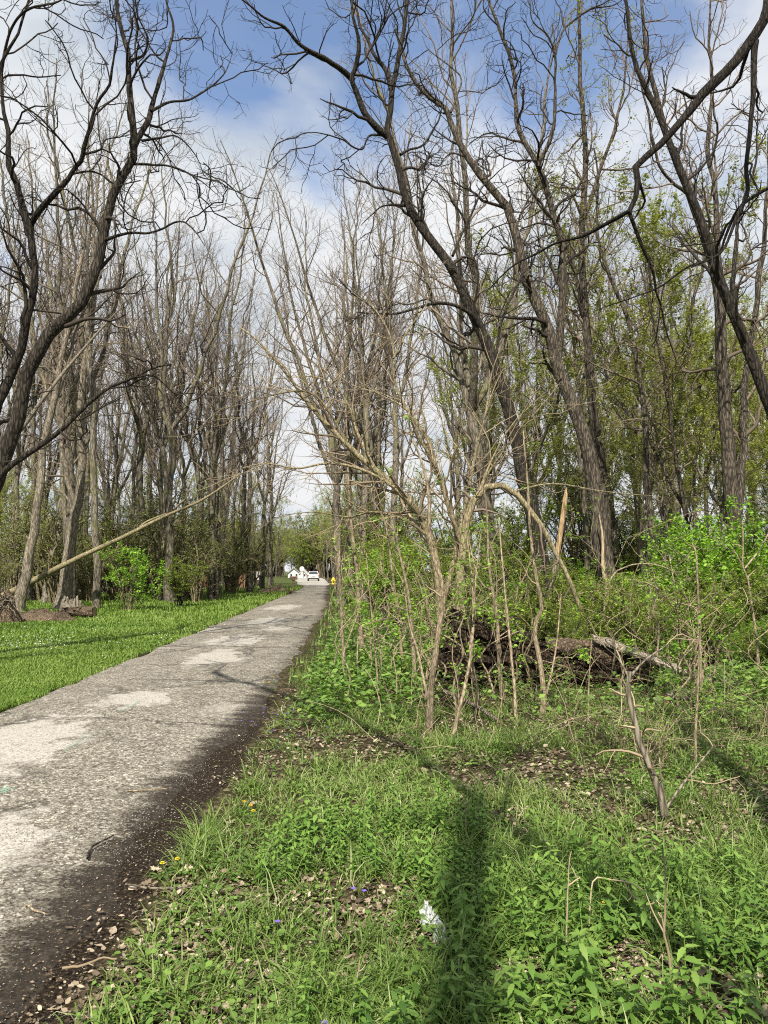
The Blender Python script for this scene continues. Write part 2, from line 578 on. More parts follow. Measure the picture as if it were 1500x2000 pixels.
def ground_mat():
    m, nt, b = new_mat('ground_soil')
    L = nt.links.new
    tc = N(nt, 'ShaderNodeTexCoord')
    lawn = N(nt, 'ShaderNodeAttribute', attribute_name='lawn').outputs['Fac']
    soil = N(nt, 'ShaderNodeAttribute', attribute_name='soil').outputs['Fac']
    na = N(nt, 'ShaderNodeTexNoise', i_Scale=3.0, i_Detail=6.0, i_Roughness=0.65)
    nb = N(nt, 'ShaderNodeTexNoise', i_Scale=0.7, i_Detail=4.0)
    nf = N(nt, 'ShaderNodeTexNoise', i_Scale=55.0, i_Detail=3.0, i_Roughness=0.7)
    vo = N(nt, 'ShaderNodeTexVoronoi', i_Scale=26.0)
    for n in (na, nb, nf, vo):
        L(tc.outputs['Object'], n.inputs['Vector'])
    sepc = N(nt, 'ShaderNodeSeparateColor')
    L(vo.outputs['Color'], sepc.inputs[0])
    lit = ramp(nt, sepc.outputs[0], [(0.0, (0.016, 0.011, 0.007)), (0.45, (0.045, 0.031, 0.019)), (0.8, (0.11, 0.08, 0.05)), (1.0, (0.24, 0.185, 0.125))])
    lit = mixc(nt, ramp(nt, na.outputs['Fac'], [(0.42, 0.0), (0.62, 0.85)]), lit, (0.022, 0.016, 0.010))
    grn = ramp(nt, na.outputs['Fac'], [(0.3, (0.045, 0.072, 0.016)), (0.55, (0.08, 0.125, 0.022)), (0.75, (0.125, 0.165, 0.04))])
    grn = mixc(nt, 0.5, grn, ramp(nt, nf.outputs['Fac'], [(0.3, 0.55), (0.7, 1.35)]), 'MULTIPLY')
    drk = ramp(nt, nf.outputs['Fac'], [(0.32, (0.006, 0.0043, 0.003)), (0.5, (0.019, 0.0135, 0.009)), (0.62, (0.05, 0.037, 0.025)), (0.72, (0.19, 0.145, 0.095))])
    green_r = ramp(nt, nb.outputs['Fac'], [(0.4, 0.15), (0.62, 0.75)])
    c = mixc(nt, mth(nt, 'MULTIPLY', green_r, 0.5), lit, mixc(nt, 1.0, grn, (0.5, 0.5, 0.5), 'MULTIPLY'))
    c = mixc(nt, lawn, c, grn)
    sm = mth(nt, 'ADD', soil, mth(nt, 'MULTIPLY', mth(nt, 'SUBTRACT', na.outputs['Fac'], 0.5), 1.4))
    c = mixc(nt, ramp(nt, sm, [(0.42, 0.0), (0.6, 1.0)]), c, drk)
    L(c, b.inputs['Base Color'])
    b.inputs['Roughness'].default_value = 0.95
    b.inputs['Specular IOR Level'].default_value = 0.1
    bp = N(nt, 'ShaderNodeBump', i_Strength=0.8, i_Distance=0.02)
    L(mth(nt, 'ADD', nf.outputs['Fac'], na.outputs['Fac']), bp.inputs['Height'])
    L(bp.outputs[0], b.inputs['Normal'])
    return m


def road_mat():
    m, nt, b = new_mat('old_asphalt')
    L = nt.links.new
    tc = N(nt, 'ShaderNodeTexCoord')
    P = tc.outputs['Object']
    sep = N(nt, 'ShaderNodeSeparateXYZ')
    L(P, sep.inputs[0])
    vo = N(nt, 'ShaderNodeTexVoronoi', i_Scale=85.0)
    vs = N(nt, 'ShaderNodeTexVoronoi', i_Scale=38.0)
    nf = N(nt, 'ShaderNodeTexNoise', i_Scale=30.0, i_Detail=6.0, i_Roughness=0.75)
    na = N(nt, 'ShaderNodeTexNoise', i_Scale=2.6, i_Detail=7.0, i_Roughness=0.66)
    nl = N(nt, 'ShaderNodeTexNoise', i_Scale=0.9, i_Detail=5.0, i_Roughness=0.6)
    for n in (vo, vs, nf, na):
        L(P, n.inputs['Vector'])
    mpl = N(nt, 'ShaderNodeMapping')
    mpl.inputs['Scale'].default_value = (1.0, 0.45, 1.0)
    L(P, mpl.inputs[0]); L(mpl.outputs[0], nl.inputs['Vector'])
    sc1 = N(nt, 'ShaderNodeSeparateColor'); L(vo.outputs['Color'], sc1.inputs[0])
    sc2 = N(nt, 'ShaderNodeSeparateColor'); L(vs.outputs['Color'], sc2.inputs[0])
    stone = ramp(nt, mth(nt, 'ADD', mth(nt, 'MULTIPLY', sc1.outputs[0], 0.6), mth(nt, 'MULTIPLY', sc2.outputs[1], 0.4)),
                 [(0.1, (0.058, 0.050, 0.039)), (0.45, (0.165, 0.147, 0.118)), (0.72, (0.31, 0.285, 0.24)), (0.92, (0.55, 0.52, 0.455))])
    stone = mixc(nt, 0.75, stone, ramp(nt, na.outputs['Fac'], [(0.28, 0.55), (0.5, 0.95), (0.72, 1.3)]), 'MULTIPLY')
    pale = ramp(nt, mth(nt, 'ADD', mth(nt, 'MULTIPLY', nf.outputs['Fac'], 0.7), mth(nt, 'MULTIPLY', sc1.outputs[1], 0.3)),
                [(0.3, (0.17, 0.155, 0.13)), (0.46, (0.37, 0.345, 0.305)), (0.7, (0.52, 0.495, 0.45))])
    # worn pale patches: ellipses broken by noise (centre, radii)
    patches = [(-3.35, 6.9, 0.62, 1.75), (-3.0, 9.4, 0.5, 0.7), (-3.9, 5.1, 0.7, 1.0), (-3.0, 14.0, 0.55, 1.6), (-3.4, 17.4, 0.7, 1.6), (-3.6, 24.0, 0.7, 2.5), (-2.9, 21.0, 0.45, 1.1), (-4.3, 33.0, 0.8, 3.0), (-2.3, 4.4, 0.4, 0.8)]
    best = None
    jit = mth(nt, 'MULTIPLY', mth(nt, 'SUBTRACT', na.outputs['Fac'], 0.5), 2.3)
    for cx, cy, rx, ry in patches:
        ax = mth(nt, 'DIVIDE', mth(nt, 'SUBTRACT', sep.outputs[0], cx), rx)
        ay = mth(nt, 'DIVIDE', mth(nt, 'SUBTRACT', sep.outputs[1], cy), ry)
        d = mth(nt, 'SQRT', mth(nt, 'ADD', mth(nt, 'MULTIPLY', ax, ax), mth(nt, 'MULTIPLY', ay, ay)))
        best = d if best is None else mth(nt, 'MINIMUM', best, d)
    pm = ramp(nt, mth(nt, 'ADD', best, jit), [(0.72, 0.95), (1.02, 0.0)])
    c = mixc(nt, pm, stone, pale)
    rim = mth(nt, 'MULTIPLY', ramp(nt, mth(nt, 'ADD', best, jit), [(0.86, 0.0), (0.98, 0.85), (1.14, 0.0)]), ramp(nt, nl.outputs['Fac'], [(0.42, 0.0), (0.58, 1.0)]))
    c = mixc(nt, rim, c, (0.040, 0.034, 0.027))
    c = mixc(nt, ramp(nt, nf.outputs['Fac'], [(0.60, 0.0), (0.70, 0.5)]), c, (0.10, 0.065, 0.038))
    c = mixc(nt, ramp(nt, nl.outputs['Fac'], [(0.56, 0.0), (0.68, 0.55)]), c, pale)
    # cracks
    vc = N(nt, 'ShaderNodeTexVoronoi', feature='DISTANCE_TO_EDGE', i_Scale=0.85)
    dist = N(nt, 'ShaderNodeMixRGB')
    dist.inputs[0].default_value = 0.5
    L(P, dist.inputs[1]); L(na.outputs['Color'], dist.inputs[2]); L(dist.outputs[0], vc.inputs['Vector'])
    vc2 = N(nt, 'ShaderNodeTexVoronoi', feature='DISTANCE_TO_EDGE', i_Scale=2.6)
    L(dist.outputs[0], vc2.inputs['Vector'])
    cr = mth(nt, 'MAXIMUM', ramp(nt, vc.outputs['Distance'], [(0.0, 1.0), (0.012, 0.7), (0.03, 0.0)]), mth(nt, 'MULTIPLY', ramp(nt, vc2.outputs['Distance'], [(0.0, 0.8), (0.03, 0.0)]), ramp(nt, na.outputs['Fac'], [(0.5, 0.0), (0.6, 1.0)])))
    c = mixc(nt, mth(nt, 'MULTIPLY', cr, ramp(nt, nl.outputs['Fac'], [(0.42, 0.1), (0.56, 0.95)])), c, (0.045, 0.039, 0.032))
    # dark stains and soil drifted over the verge side
    soil = N(nt, 'ShaderNodeAttribute', attribute_name='soil').outputs['Fac']
    nsx = N(nt, 'ShaderNodeTexNoise', i_Scale=2.2, i_Detail=7.0, i_Roughness=0.7)
    mps = N(nt, 'ShaderNodeMapping')
    mps.inputs['Location'].default_value = (4.0, 9.0, 0); mps.inputs['Scale'].default_value = (0.55, 2.2, 1)
    L(P, mps.inputs[0]); L(mps.outputs[0], nsx.inputs['Vector'])
    sm = mth(nt, 'ADD', soil, mth(nt, 'MULTIPLY', mth(nt, 'SUBTRACT', nsx.outputs['Fac'], 0.5), 1.7))
    sm = mth(nt, 'ADD', sm, mth(nt, 'MULTIPLY', mth(nt, 'SUBTRACT', sc1.outputs[0], 0.5), 0.5))
    sm = mth(nt, 'ADD', sm, mth(nt, 'MULTIPLY', mth(nt, 'SUBTRACT', nf.outputs['Fac'], 0.5), 0.9))
    drk = ramp(nt, nf.outputs['Fac'], [(0.32, (0.006, 0.0043, 0.003)), (0.5, (0.019, 0.0135, 0.009)), (0.62, (0.05, 0.037, 0.025)), (0.72, (0.19, 0.145, 0.095))])
    c = mixc(nt, ramp(nt, sm, [(0.46, 0.0), (0.62, 0.96)]), c, drk)
    L(c, b.inputs['Base Color'])
    b.inputs['Roughness'].default_value = 0.9
    b.inputs['Specular IOR Level'].default_value = 0.25
    bp = N(nt, 'ShaderNodeBump', i_Strength=0.7, i_Distance=0.012)
    L(mth(nt, 'ADD', mth(nt, 'ADD', sc1.outputs[2], nf.outputs['Fac']), mth(nt, 'MULTIPLY', pm, -0.6)), bp.inputs['Height'])
    L(bp.outputs[0], b.inputs['Normal'])
    return m


M['ground'] = ground_mat()
M['road'] = road_mat()
M['concrete'] = plain('concrete', (0.34, 0.32, 0.285), 0.85)
M['white'] = plain('white_paint', (0.58, 0.58, 0.56), 0.5)
M['carwhite'] = plain('car_white', (0.55, 0.55, 0.55), 0.25, 0, 0.6)
M['black'] = plain('black_rubber', (0.02, 0.02, 0.02), 0.6)
M['glass'] = plain('dark_glass', (0.03, 0.035, 0.04), 0.08, 0, 0.8)
M['red'] = plain('tail_red', (0.35, 0.02, 0.02), 0.3)
M['metal'] = plain('grey_metal', (0.45, 0.45, 0.44), 0.4, 0.6)
M['post'] = plain('weathered_post', (0.17, 0.13, 0.10), 0.8)
M['yellow'] = plain('yellow_paint', (0.70, 0.52, 0.03), 0.5)
M['brick'] = plain('brick_orange', (0.30, 0.16, 0.095), 0.85)
M['roof'] = plain('roof_brown', (0.20, 0.13, 0.11), 0.85)
M['siding'] = plain('siding_grey', (0.40, 0.41, 0.41), 0.7)
M['dirt'] = bark('bare_earth', (0.030, 0.021, 0.014), (0.085, 0.062, 0.042), (0.18, 0.135, 0.092), 0.9, 1.0, 1.0)


# ------------------------------------------------------------------ setting: ground, road
def attr(me, name, vals):
    a = me.attributes.new(name, 'FLOAT', 'POINT')
    a.data.foreach_set('value', np.asarray(vals, np.float32))


def grid_mesh(X, Y, Z):
    ny, nx = X.shape
    idx = np.arange(nx * ny).reshape(ny, nx)
    Q = np.stack([idx[:-1, :-1], idx[:-1, 1:], idx[1:, 1:], idx[1:, :-1]], -1).reshape(-1, 4)
    return np.stack([X, Y, Z], -1).reshape(-1, 3), Q


def make_ground():
    xs = np.concatenate([[-1500, -700, -350, -180], np.arange(-110, -30, 6), np.arange(-30, -8, 0.8), np.arange(-8, 9, 0.13), np.arange(9, 30, 0.8), np.arange(30, 111, 6), [180, 350, 700, 1500]])
    ys = np.concatenate([[-400, -150, -60], np.arange(-30, 0, 3), np.arange(0, 14, 0.13), np.arange(14, 40, 0.5), np.arange(40, 120, 3), [130, 150, 180, 220, 300, 450, 700, 1100, 1800]])
    X, Y = np.meshgrid(xs, ys)
    mb = MB()
    V, Q = grid_mesh(X, Y, gz(X, Y))
    mb.add(V, Q)
    o = mb.build('ground', M['ground'])
    x, y = X.ravel(), Y.ravel()
    attr(o.data, 'lawn', sstep(road_l(y) - x, -0.3, 0.35) * (0.55 + 0.45 * sstep(y, 60, 20)))
    edge = x - road_r(y)
    soil = sstep(edge, 0.40, 0.0) * (1 - 0.75 * sstep(y, 6, 13)) + 0.45 * sstep(np.abs(road_l(y) - x), 0.22, 0.02)
    attr(o.data, 'soil', np.clip(soil, 0, 1))
    tag(o, kind='structure')
    # old lane
    ys = np.concatenate([np.arange(-15, 14, 0.2), np.arange(14, 50, 0.6), np.arange(50, 84.1, 2.0)])
    u = np.linspace(0, 1, 34)
    Yg, U = np.meshgrid(ys, u, indexing='ij')
    jl = (n2(ys, ys * 0, 1.7, 8) - 0.5) * 0.30 + (n2(ys, ys * 0, 6, 9) - 0.5) * 0.10
    jr = (n2(ys, ys * 0, 1.3, 10) - 0.5) * 0.36 + (n2(ys, ys * 0, 5, 12) - 0.5) * 0.14
    XL, XR = road_l(ys) + jl, road_r(ys) + jr
    X = XL[:, None] * (1 - U) + XR[:, None] * U
    Z = 0.012 + 0.045 * np.sin(np.pi * U) * 1.0 + (n2(X, Yg, 1.1, 20) - 0.5) * 0.035 * np.sin(np.pi * U) - 0.02 * (np.abs(U - 0.5) > 0.49)
    mb = MB()
    V, Q = grid_mesh(X, Yg, Z)
    mb.add(V, Q)
    o = mb.build('road', M['road'])
    x, y = X.ravel(), Yg.ravel()
    s = sstep(road_r(y) - x, 0.50, 0.0) * (1 - 0.55 * sstep(y, 6, 13)) + 0.25 * sstep(x - road_l(y), 0.25, 0.0)
    s = s + 0.35 * sstep(y, 28, 45) * n2(x, y, 0.5, 33)
    attr(o.data, 'soil', np.clip(s, 0, 1))
    tag(o, kind='structure')
    # pale concrete street that takes over further on
    ys = np.arange(84.0, 175, 3.0)
    u = np.linspace(0, 1, 6)
    Yg, U = np.meshgrid(ys, u, indexing='ij')
    wid = np.interp(ys, [84, 92, 170], [0, 0.9, 1.2])
    X = (road_l(ys) - wid)[:, None] * (1 - U) + (road_r(ys) + wid * 0.6)[:, None] * U
    mb = MB()
    V, Q = grid_mesh(X, Yg, 0.02 + 0.03 * np.sin(np.pi * U))
    mb.add(V, Q)
    tag(mb.build('street', M['concrete']), kind='structure')
    # driveways crossing the verge
    for pts, nm in (([(-26, 66.5), (-7.1, 66.0), (-7.1, 69.0), (-26, 70.5)], 'driveway'), ([(-6.6, 95), (9, 99), (9, 102), (-7.6, 98.5)], 'driveway')):
        mb = MB()
        p = np.array([(a, b_, 0.03) for a, b_ in pts])
        t = np.linspace(0, 1, 8)[:, None]
        A = p[0] * (1 - t) + p[1] * t; B = p[3] * (1 - t) + p[2] * t
        V = np.concatenate([A, B]); i = np.arange(7)
        V[:, 2] = gz(V[:, 0], V[:, 1]) + 0.035
        mb.add(V, np.stack([i, i + 1, i + 9, i + 8], -1))
        tag(mb.build(nm, M['concrete']), kind='structure')


make_ground()


# ------------------------------------------------------------------ trees
def rad_path(K, r0, r1, flare=0.0):
    t = np.linspace(0, 1, K)
    return r0 * (1 - t) + r1 * t + flare * r0 * np.exp(-t * K * 0.55)


def hero_tree(name, label, trunk, limbs, r0, r1, mats, twig=(1.6, 1.9, 3.0), lens=((1.6, 3.4), (0.7, 1.6), (0.3, 0.8)), ground_at=None, group=None,
              crook=0.25, up=0.05, flare=0.5, ang=(30, 65), leaf=None, cat='tree', t0=0.35, rtips=(0.010, 0.006, 0.0035), stop_low=2.5):
    """trunk / limbs: world paths. limbs: list of (pts, r_start, r_end). Parts: trunk, each limb, crown of branches and twigs."""
    trunk = np.asarray(trunk, float)
    r0, r1 = r0 * 0.74, r1 * 0.74
    limbs = [(p_, a_ * 0.70, b__ * 0.70) for p_, a_, b__ in limbs]
    twig = (twig[0] * 1.35, twig[1] * 1.6, twig[2] * 1.6)
    base = np.array([trunk[0][0], trunk[0][1], float(gz(trunk[0][0], trunk[0][1]))])
    o = thing(name, base, label, cat, group)
    K = 34
    tp = smooth_path(trunk - base, K)
    wob = (vnoise(np.stack([tp[:, 2] * 1.3, tp[:, 2] * 0, tp[:, 2] * 0 + r0 * 31], -1), 3)[:, None] - 0.5) * r0 * 0.6
    tr = rad_path(K, r0, r1, flare)
    mb = MB(); add_tubes(mb, (tp + wob * np.array([1, 0.7, 0]))[None], tr[None], 14, 0.10, 7)
    mb.build('trunk', mats[0], o)
    LP, LR = [tp], [tr]
    for pts, a, b_ in limbs:
        p = smooth_path(np.asarray(pts) - base, K)
        rr = rad_path(K, a, b_)
        sn = np.linspace(0, 1, K) * np.linalg.norm(np.diff(p, axis=0), axis=1).sum()
        env = np.sin(np.linspace(0, math.pi, K)) ** 0.5
        jit_ = np.stack([vnoise(np.stack([sn * 1.7, sn * 0 + c_ * 9.1 + a * 77, sn * 0 + p[0, 0]], -1), 6) - 0.5 for c_ in range(3)], -1)
        jit_ = jit_ + 0.5 * np.stack([vnoise(np.stack([sn * 4.3, sn * 0 + c_ * 5.1 + a * 31, sn * 0 + p[0, 0]], -1), 7) - 0.5 for c_ in range(3)], -1)
        p = p + jit_ * env[:, None] * (1.3 * a)
        rr = rr * (1 + 0.16 * (vnoise(np.stack([sn * 3.1, sn * 0 + a * 50, sn * 0], -1), 9) - 0.5) * 2)
        mb = MB(); add_tubes(mb, p[None], rr[None], 9, 0.12, 5)
        mb.build('limb', mats[0], o)
        LP.append(p); LR.append(rr)
    P, Rr = np.array(LP), np.array(LR)
    # the bole below stop_low stays clear
    P0, R0 = P[:1], Rr[:1]
    k0 = np.searchsorted(P0[0, :, 2], stop_low)
    t_b = max(t0, k0 / K)
    b1, q1 = grow(P0, R0, twig[0], *lens[0], 9, ang, up, crook, 0.42, rtips[0], t_b)
    if len(P) > 1:
        b1b, q1b = grow(P[1:], Rr[1:], twig[0], *lens[0], 9, ang, up, crook, 0.5, rtips[0], 0.12)
        b1, q1 = np.concatenate([b1, b1b]), np.concatenate([q1, q1b])
    b2, q2 = grow(b1, q1, twig[1], *lens[1], 7, (30, 65), up, crook, 0.6, rtips[1], 0.15)
    b3, q3 = grow(b2, q2, twig[2], *lens[2], 5, (30, 65), up, crook * 1.15, 0.6, rtips[2], 0.15)
    b4, q4 = grow(b3, q3, 3.6, 0.15, 0.5, 4, (25, 65), up * 0.5, crook * 1.1, 0.75, rtips[2] * 0.75, 0.2, minn=0)
    mb = MB()
    add_tubes(mb, b1, q1, 6); add_tubes(mb, b2, q2, 4); add_tubes(mb, b3, q3, 3); add_tubes(mb, b4, q4, 3)
    cr = mb.build('crown', mats[1], o)
    if leaf:
        mb = MB(); leaves_on(mb, b3, leaf[0], leaf[1]); mb.build('foliage', M[leaf[2]], o)
    return o


def px(pts, D, dd=0.0):
    """photo pixels -> world path at depth D, drifting by dd metres in depth along the path"""
    n = max(len(pts) - 1, 1)
    return [at(x, y, D + dd * i / n) for i, (x, y) in enumerate(pts)]


def based(pts, D):
    """the same with the first point dropped to the ground"""
    p = px(pts, D)
    p[0] = np.array([p[0][0], p[0][1], float(gz(p[0][0], p[0][1])) - 0.05])
    return p


DK = (M['bark_dark'], M['twig_dark'])
BR = (M['bark_brown'], M['twig_brown'])

# the forked tree at the edge of the lawn, two stems leaning in from the side
D = 14.0
hero_tree('forked_tree', 'dark forked tree leaning over the lawn, its crown filling the upper sky above the grass',
          based([(-110, 1300), (-95, 1180), (-60, 1050), (0, 915), (30, 830), (45, 740), (72, 690), (112, 640), (158, 598), (190, 510), (200, 440), (220, 370), (254, 325), (262, 285), (250, 160), (247, 100), (235, 40), (228, -60)], D),
          [(px([(-60, 1050), (-20, 870), (0, 790), (20, 735), (42, 670), (60, 600), (68, 540), (60, 480), (55, 443), (35, 370), (18, 310), (12, 240), (2, 150), (5, 115), (30, 85), (45, 40), (65, -30)], D, -0.5), 0.17, 0.02),
           (px([(56, 445), (72, 420), (110, 375), (150, 325), (160, 300), (170, 260), (185, 208), (212, 170), (220, 130), (226, 70), (222, 10)], D, -1.2), 0.085, 0.012),
           (px([(261, 290), (280, 250), (295, 215), (305, 180), (315, 140), (330, 90), (337, 50), (325, 0), (320, -40)], D, 0.6), 0.085, 0.015),
           (px([(295, 217), (330, 200), (370, 195), (410, 170), (440, 140), (455, 100)], D, 1.2), 0.045, 0.008),
           (px([(262, 320), (300, 322), (330, 325), (370, 340), (400, 360), (430, 385)], D, -1.0), 0.04, 0.007),
           (px([(160, 302), (195, 293), (205, 275), (235, 268), (262, 262)], D, 0.4), 0.04, 0.010),
           (px([(277, 275), (310, 270), (345, 267), (380, 300), (400, 345)], D, 0.9), 0.04, 0.007),
           (px([(250, 120), (278, 108), (288, 75), (270, 30), (262, -20)], D, -0.8), 0.045, 0.010),
           (px([(200, 470), (250, 455), (300, 455), (345, 432), (370, 440), (400, 480)], D, -0.9), 0.05, 0.008),
           (px([(0, 150), (20, 60), (60, 15), (110, 5), (150, -20)], D, -1.5), 0.05, 0.012)],
          0.25, 0.035, DK, twig=(1.25, 2.0, 3.2), lens=((1.0, 2.6), (0.5, 1.3), (0.25, 0.6)), t0=0.45, crook=0.30, rtips=(0.009, 0.005, 0.003))

# low limbs of the same side that sweep over the lawn
hero_tree('leaning_tree', 'dark slender tree bending low across the lawn edge, long bare limb reaching to the road',
          based([(-160, 1330), (-120, 1150), (-60, 1010), (10, 920), (55, 885), (110, 845), (160, 800), (210, 760), (262, 738), (300, 718), (335, 712)], 12.5),
          [(px([(262, 738), (300, 735), (340, 770), (370, 800)], 12.5, 1.0), 0.03, 0.006)],
          0.12, 0.02, DK, twig=(1.5, 2.0, 2.5), lens=((0.6, 1.5), (0.3, 0.8), (0.2, 0.4)), t0=0.5, crook=0.30)

# tall leaning pair behind the rotten log
D = 18.0
hero_tree('tall_dark_tree', 'tall dark tree behind the rotten log, trunk bending to the upper middle of the sky',
          based([(1082, 1215), (1062, 1120), (1040, 1010), (1012, 885), (982, 765), (960, 690), (935, 640), (905, 578), (880, 520), (850, 480), (820, 440), (792, 392), (777, 330), (768, 292), (757, 265), (764, 232), (765, 175), (778, 100), (792, 40), (803, -60)], D),
          [(px([(757, 267), (735, 248), (710, 215), (694, 182), (690, 155), (700, 112), (702, 75), (690, 30), (680, -40)], D, -1.0), 0.13, 0.03),
           (px([(690, 157), (665, 135), (640, 118), (595, 92), (562, 58), (520, 38), (490, 12), (460, -10)], D, -2.0), 0.10, 0.018),
           (px([(764, 175), (752, 140), (735, 110), (722, 80), (700, 40), (690, 0), (670, -40)], D, 1.2), 0.09, 0.02),
           (px([(782, 302), (800, 292), (825, 285), (845, 255), (860, 225), (868, 190), (880, 150)], D, 0.8), 0.05, 0.012),
           (px([(750, 265), (722, 265), (710, 290), (690, 288), (670, 272), (640, 262), (605, 258), (575, 268)], D, -1.2), 0.045, 0.008),
           (px([(790, 402), (770, 400), (745, 405), (720, 425), (705, 440)], D, 0.6), 0.05, 0.012),
           (px([(950, 670), (930, 625), (900, 600), (860, 592), (820, 600), (780, 612), (730, 613), (700, 610)], D, -1.0), 0.085, 0.02),
           (px([(884, 500), (905, 450), (930, 400), (945, 360), (980, 330), (1010, 310)], D, 1.5), 0.05, 0.010),
           (px([(965, 720), (975, 650), (990, 600), (1010, 560), (1025, 530)], D, 0.8), 0.06, 0.025)],
          0.27, 0.05, DK, twig=(1.05, 1.8, 2.8), lens=((1.2, 3.0), (0.6, 1.5), (0.3, 0.7)), t0=0.40, crook=0.30, flare=0.35)

D = 20.0
tc_ = hero_tree('tall_grey_tree', 'thick shaggy trunk right of the rotten log with a stripped pale branch hanging on it',
          based([(1200, 1225), (1186, 1130), (1172, 1030), (1160, 930), (1142, 850), (1112, 775), (1086, 700), (1070, 640), (1046, 592), (1026, 535), (1006, 450), (985, 400), (960, 370), (930, 330), (905, 292), (884, 250), (878, 218), (840, 192), (805, 152), (792, 110), (775, 60)], D),
          [(px([(1088, 705), (1094, 640), (1098, 560), (1098, 480), (1080, 410), (1050, 325), (1022, 275), (1008, 235), (1006, 170), (990, 95), (965, 30), (940, -40)], D, 1.2), 0.17, 0.04),
           (px([(1098, 490), (1085, 440), (1060, 400), (1030, 360), (1010, 330)], D, -0.9), 0.09, 0.02),
           (px([(1050, 325), (1075, 270), (1085, 205), (1083, 110), (1070, 70), (1040, 40), (1035, 0)], D, -0.7), 0.085, 0.02),
           (px([(1083, 110), (1100, 60), (1150, 20), (1200, 10), (1225, -10)], D, 0.9), 0.06, 0.015),
           (px([(880, 220), (892, 190), (900, 150), (870, 120), (835, 95), (825, 70)], D, 1.0), 0.05, 0.010),
           (px([(905, 305), (880, 300), (855, 325), (830, 312), (800, 300)], D, -0.8), 0.04, 0.010),
           (px([(1006, 455), (1020, 410), (1045, 370), (1075, 330)], D, 1.2), 0.05, 0.012)],
          0.33, 0.05, (M['bark_brown'], M['twig_dark']), twig=(1.1, 1.8, 2.8), lens=((1.2, 2.8), (0.6, 1.5), (0.3, 0.7)), t0=0.38, crook=0.30, flare=0.35)
# the stripped branch on it
sp = [at(x, y, 19.45) for x, y in ((1170, 1005), (1177, 1050), (1178, 1110), (1186, 1150), (1185, 1185))]
b0 = np.array(tc_.location)
mb = MB(); add_tubes(mb, smooth_path(np.array(sp) - b0, 12)[None], np.interp(np.linspace(0, 1, 12), [0, 0.3, 0.95, 1], [0.012, 0.035, 0.06, 0.03])[None], 8, 0.1)
mb.build('stripped_branch', M['wood_pale'], tc_)

hero_tree('twin_stem_tree', 'straight brown tree close behind the shaggy trunk, forking into upright stems high up',
          based([(1190, 1195), (1180, 1000), (1165, 850), (1150, 720), (1142, 600), (1135, 500), (1140, 420), (1142, 330), (1140, 220), (1132, 120), (1130, 0), (1128, -100)], 23.0),
          [(px([(1150, 700), (1130, 560), (1105, 470), (1085, 430), (1060, 370), (1040, 330)], 23, 1.0), 0.12, 0.03),
           (px([(1140, 430), (1170, 340), (1195, 270), (1215, 190), (1222, 120), (1230, 20)], 23, -1.0), 0.10, 0.02)],
          0.26, 0.04, BR, twig=(1.2, 1.9, 2.8), lens=((1.2, 3.0), (0.6, 1.5), (0.3, 0.7)), t0=0.35, up=0.12, leaf=(2600, (0.05, 0.10), 'leaf_spring'))

hero_tree('big_trunk_tree', 'thick brown trunk by the picture edge above the bright green maple leaves',
          based([(1455, 1215), (1445, 1090), (1428, 950), (1418, 850), (1412, 740), (1408, 620), (1400, 545), (1380, 470), (1345, 380), (1318, 310), (1295, 250), (1275, 160), (1262, 80), (1250, -40)], 19.0),
          [(px([(1440, 1010), (1452, 880), (1455, 760), (1465, 660), (1478, 560), (1490, 480), (1500, 380), (1502, 260)], 19, 0.8), 0.16, 0.05),
           (px([(1406, 600), (1402, 480), (1395, 380), (1382, 280), (1390, 160), (1385, 60), (1390, -40)], 19, 1.0), 0.13, 0.03),
           (px([(1345, 380), (1300, 340), (1275, 270), (1260, 200), (1245, 120)], 19, -1.0), 0.07, 0.02)],
          0.30, 0.04, BR, twig=(1.15, 1.8, 2.7), lens=((1.2, 2.8), (0.6, 1.5), (0.3, 0.7)), t0=0.35, up=0.1)

hero_tree('slanting_tree', 'dark trunk slanting down out of the picture edge in front of the thick brown trunk',
          based([(1640, 1260), (1600, 1080), (1550, 900), (1500, 785), (1470, 700), (1440, 630), (1415, 575), (1392, 510), (1365, 420), (1330, 340), (1300, 260), (1270, 190), (1240, 120), (1225, 40), (1215, -60)], 16.0),
          [(px([(1440, 630), (1430, 560), (1440, 480), (1450, 400), (1475, 320), (1480, 220)], 16, 0.8), 0.09, 0.02)],
          0.24, 0.04, DK, twig=(1.0, 1.8, 2.7), lens=((1.0, 2.6), (0.5, 1.4), (0.3, 0.7)), t0=0.42, up=0.1)

hero_tree('crooked_tree', 'slim crooked tree in the thicket between the shaggy trunk and the maple leaves',
          based([(1290, 1190), (1275, 1050), (1262, 930), (1262, 850), (1255, 770), (1240, 690), (1225, 620), (1200, 560), (1175, 490), (1165, 430), (1170, 360), (1160, 290)], 21.0),
          [(px([(1345, 1110), (1340, 1010), (1312, 950), (1290, 900), (1262, 850)], 20.6, 0.4), 0.08, 0.05),
           (px([(1340, 1010), (1320, 900), (1305, 790), (1290, 700), (1270, 600), (1250, 520)], 20.6, -0.8), 0.09, 0.03)],
          0.17, 0.03, BR, twig=(1.3, 2.0, 2.6), lens=((1.0, 2.6), (0.5, 1.3), (0.3, 0.7)), t0=0.3, leaf=(1800, (0.05, 0.1), 'leaf_spring'))

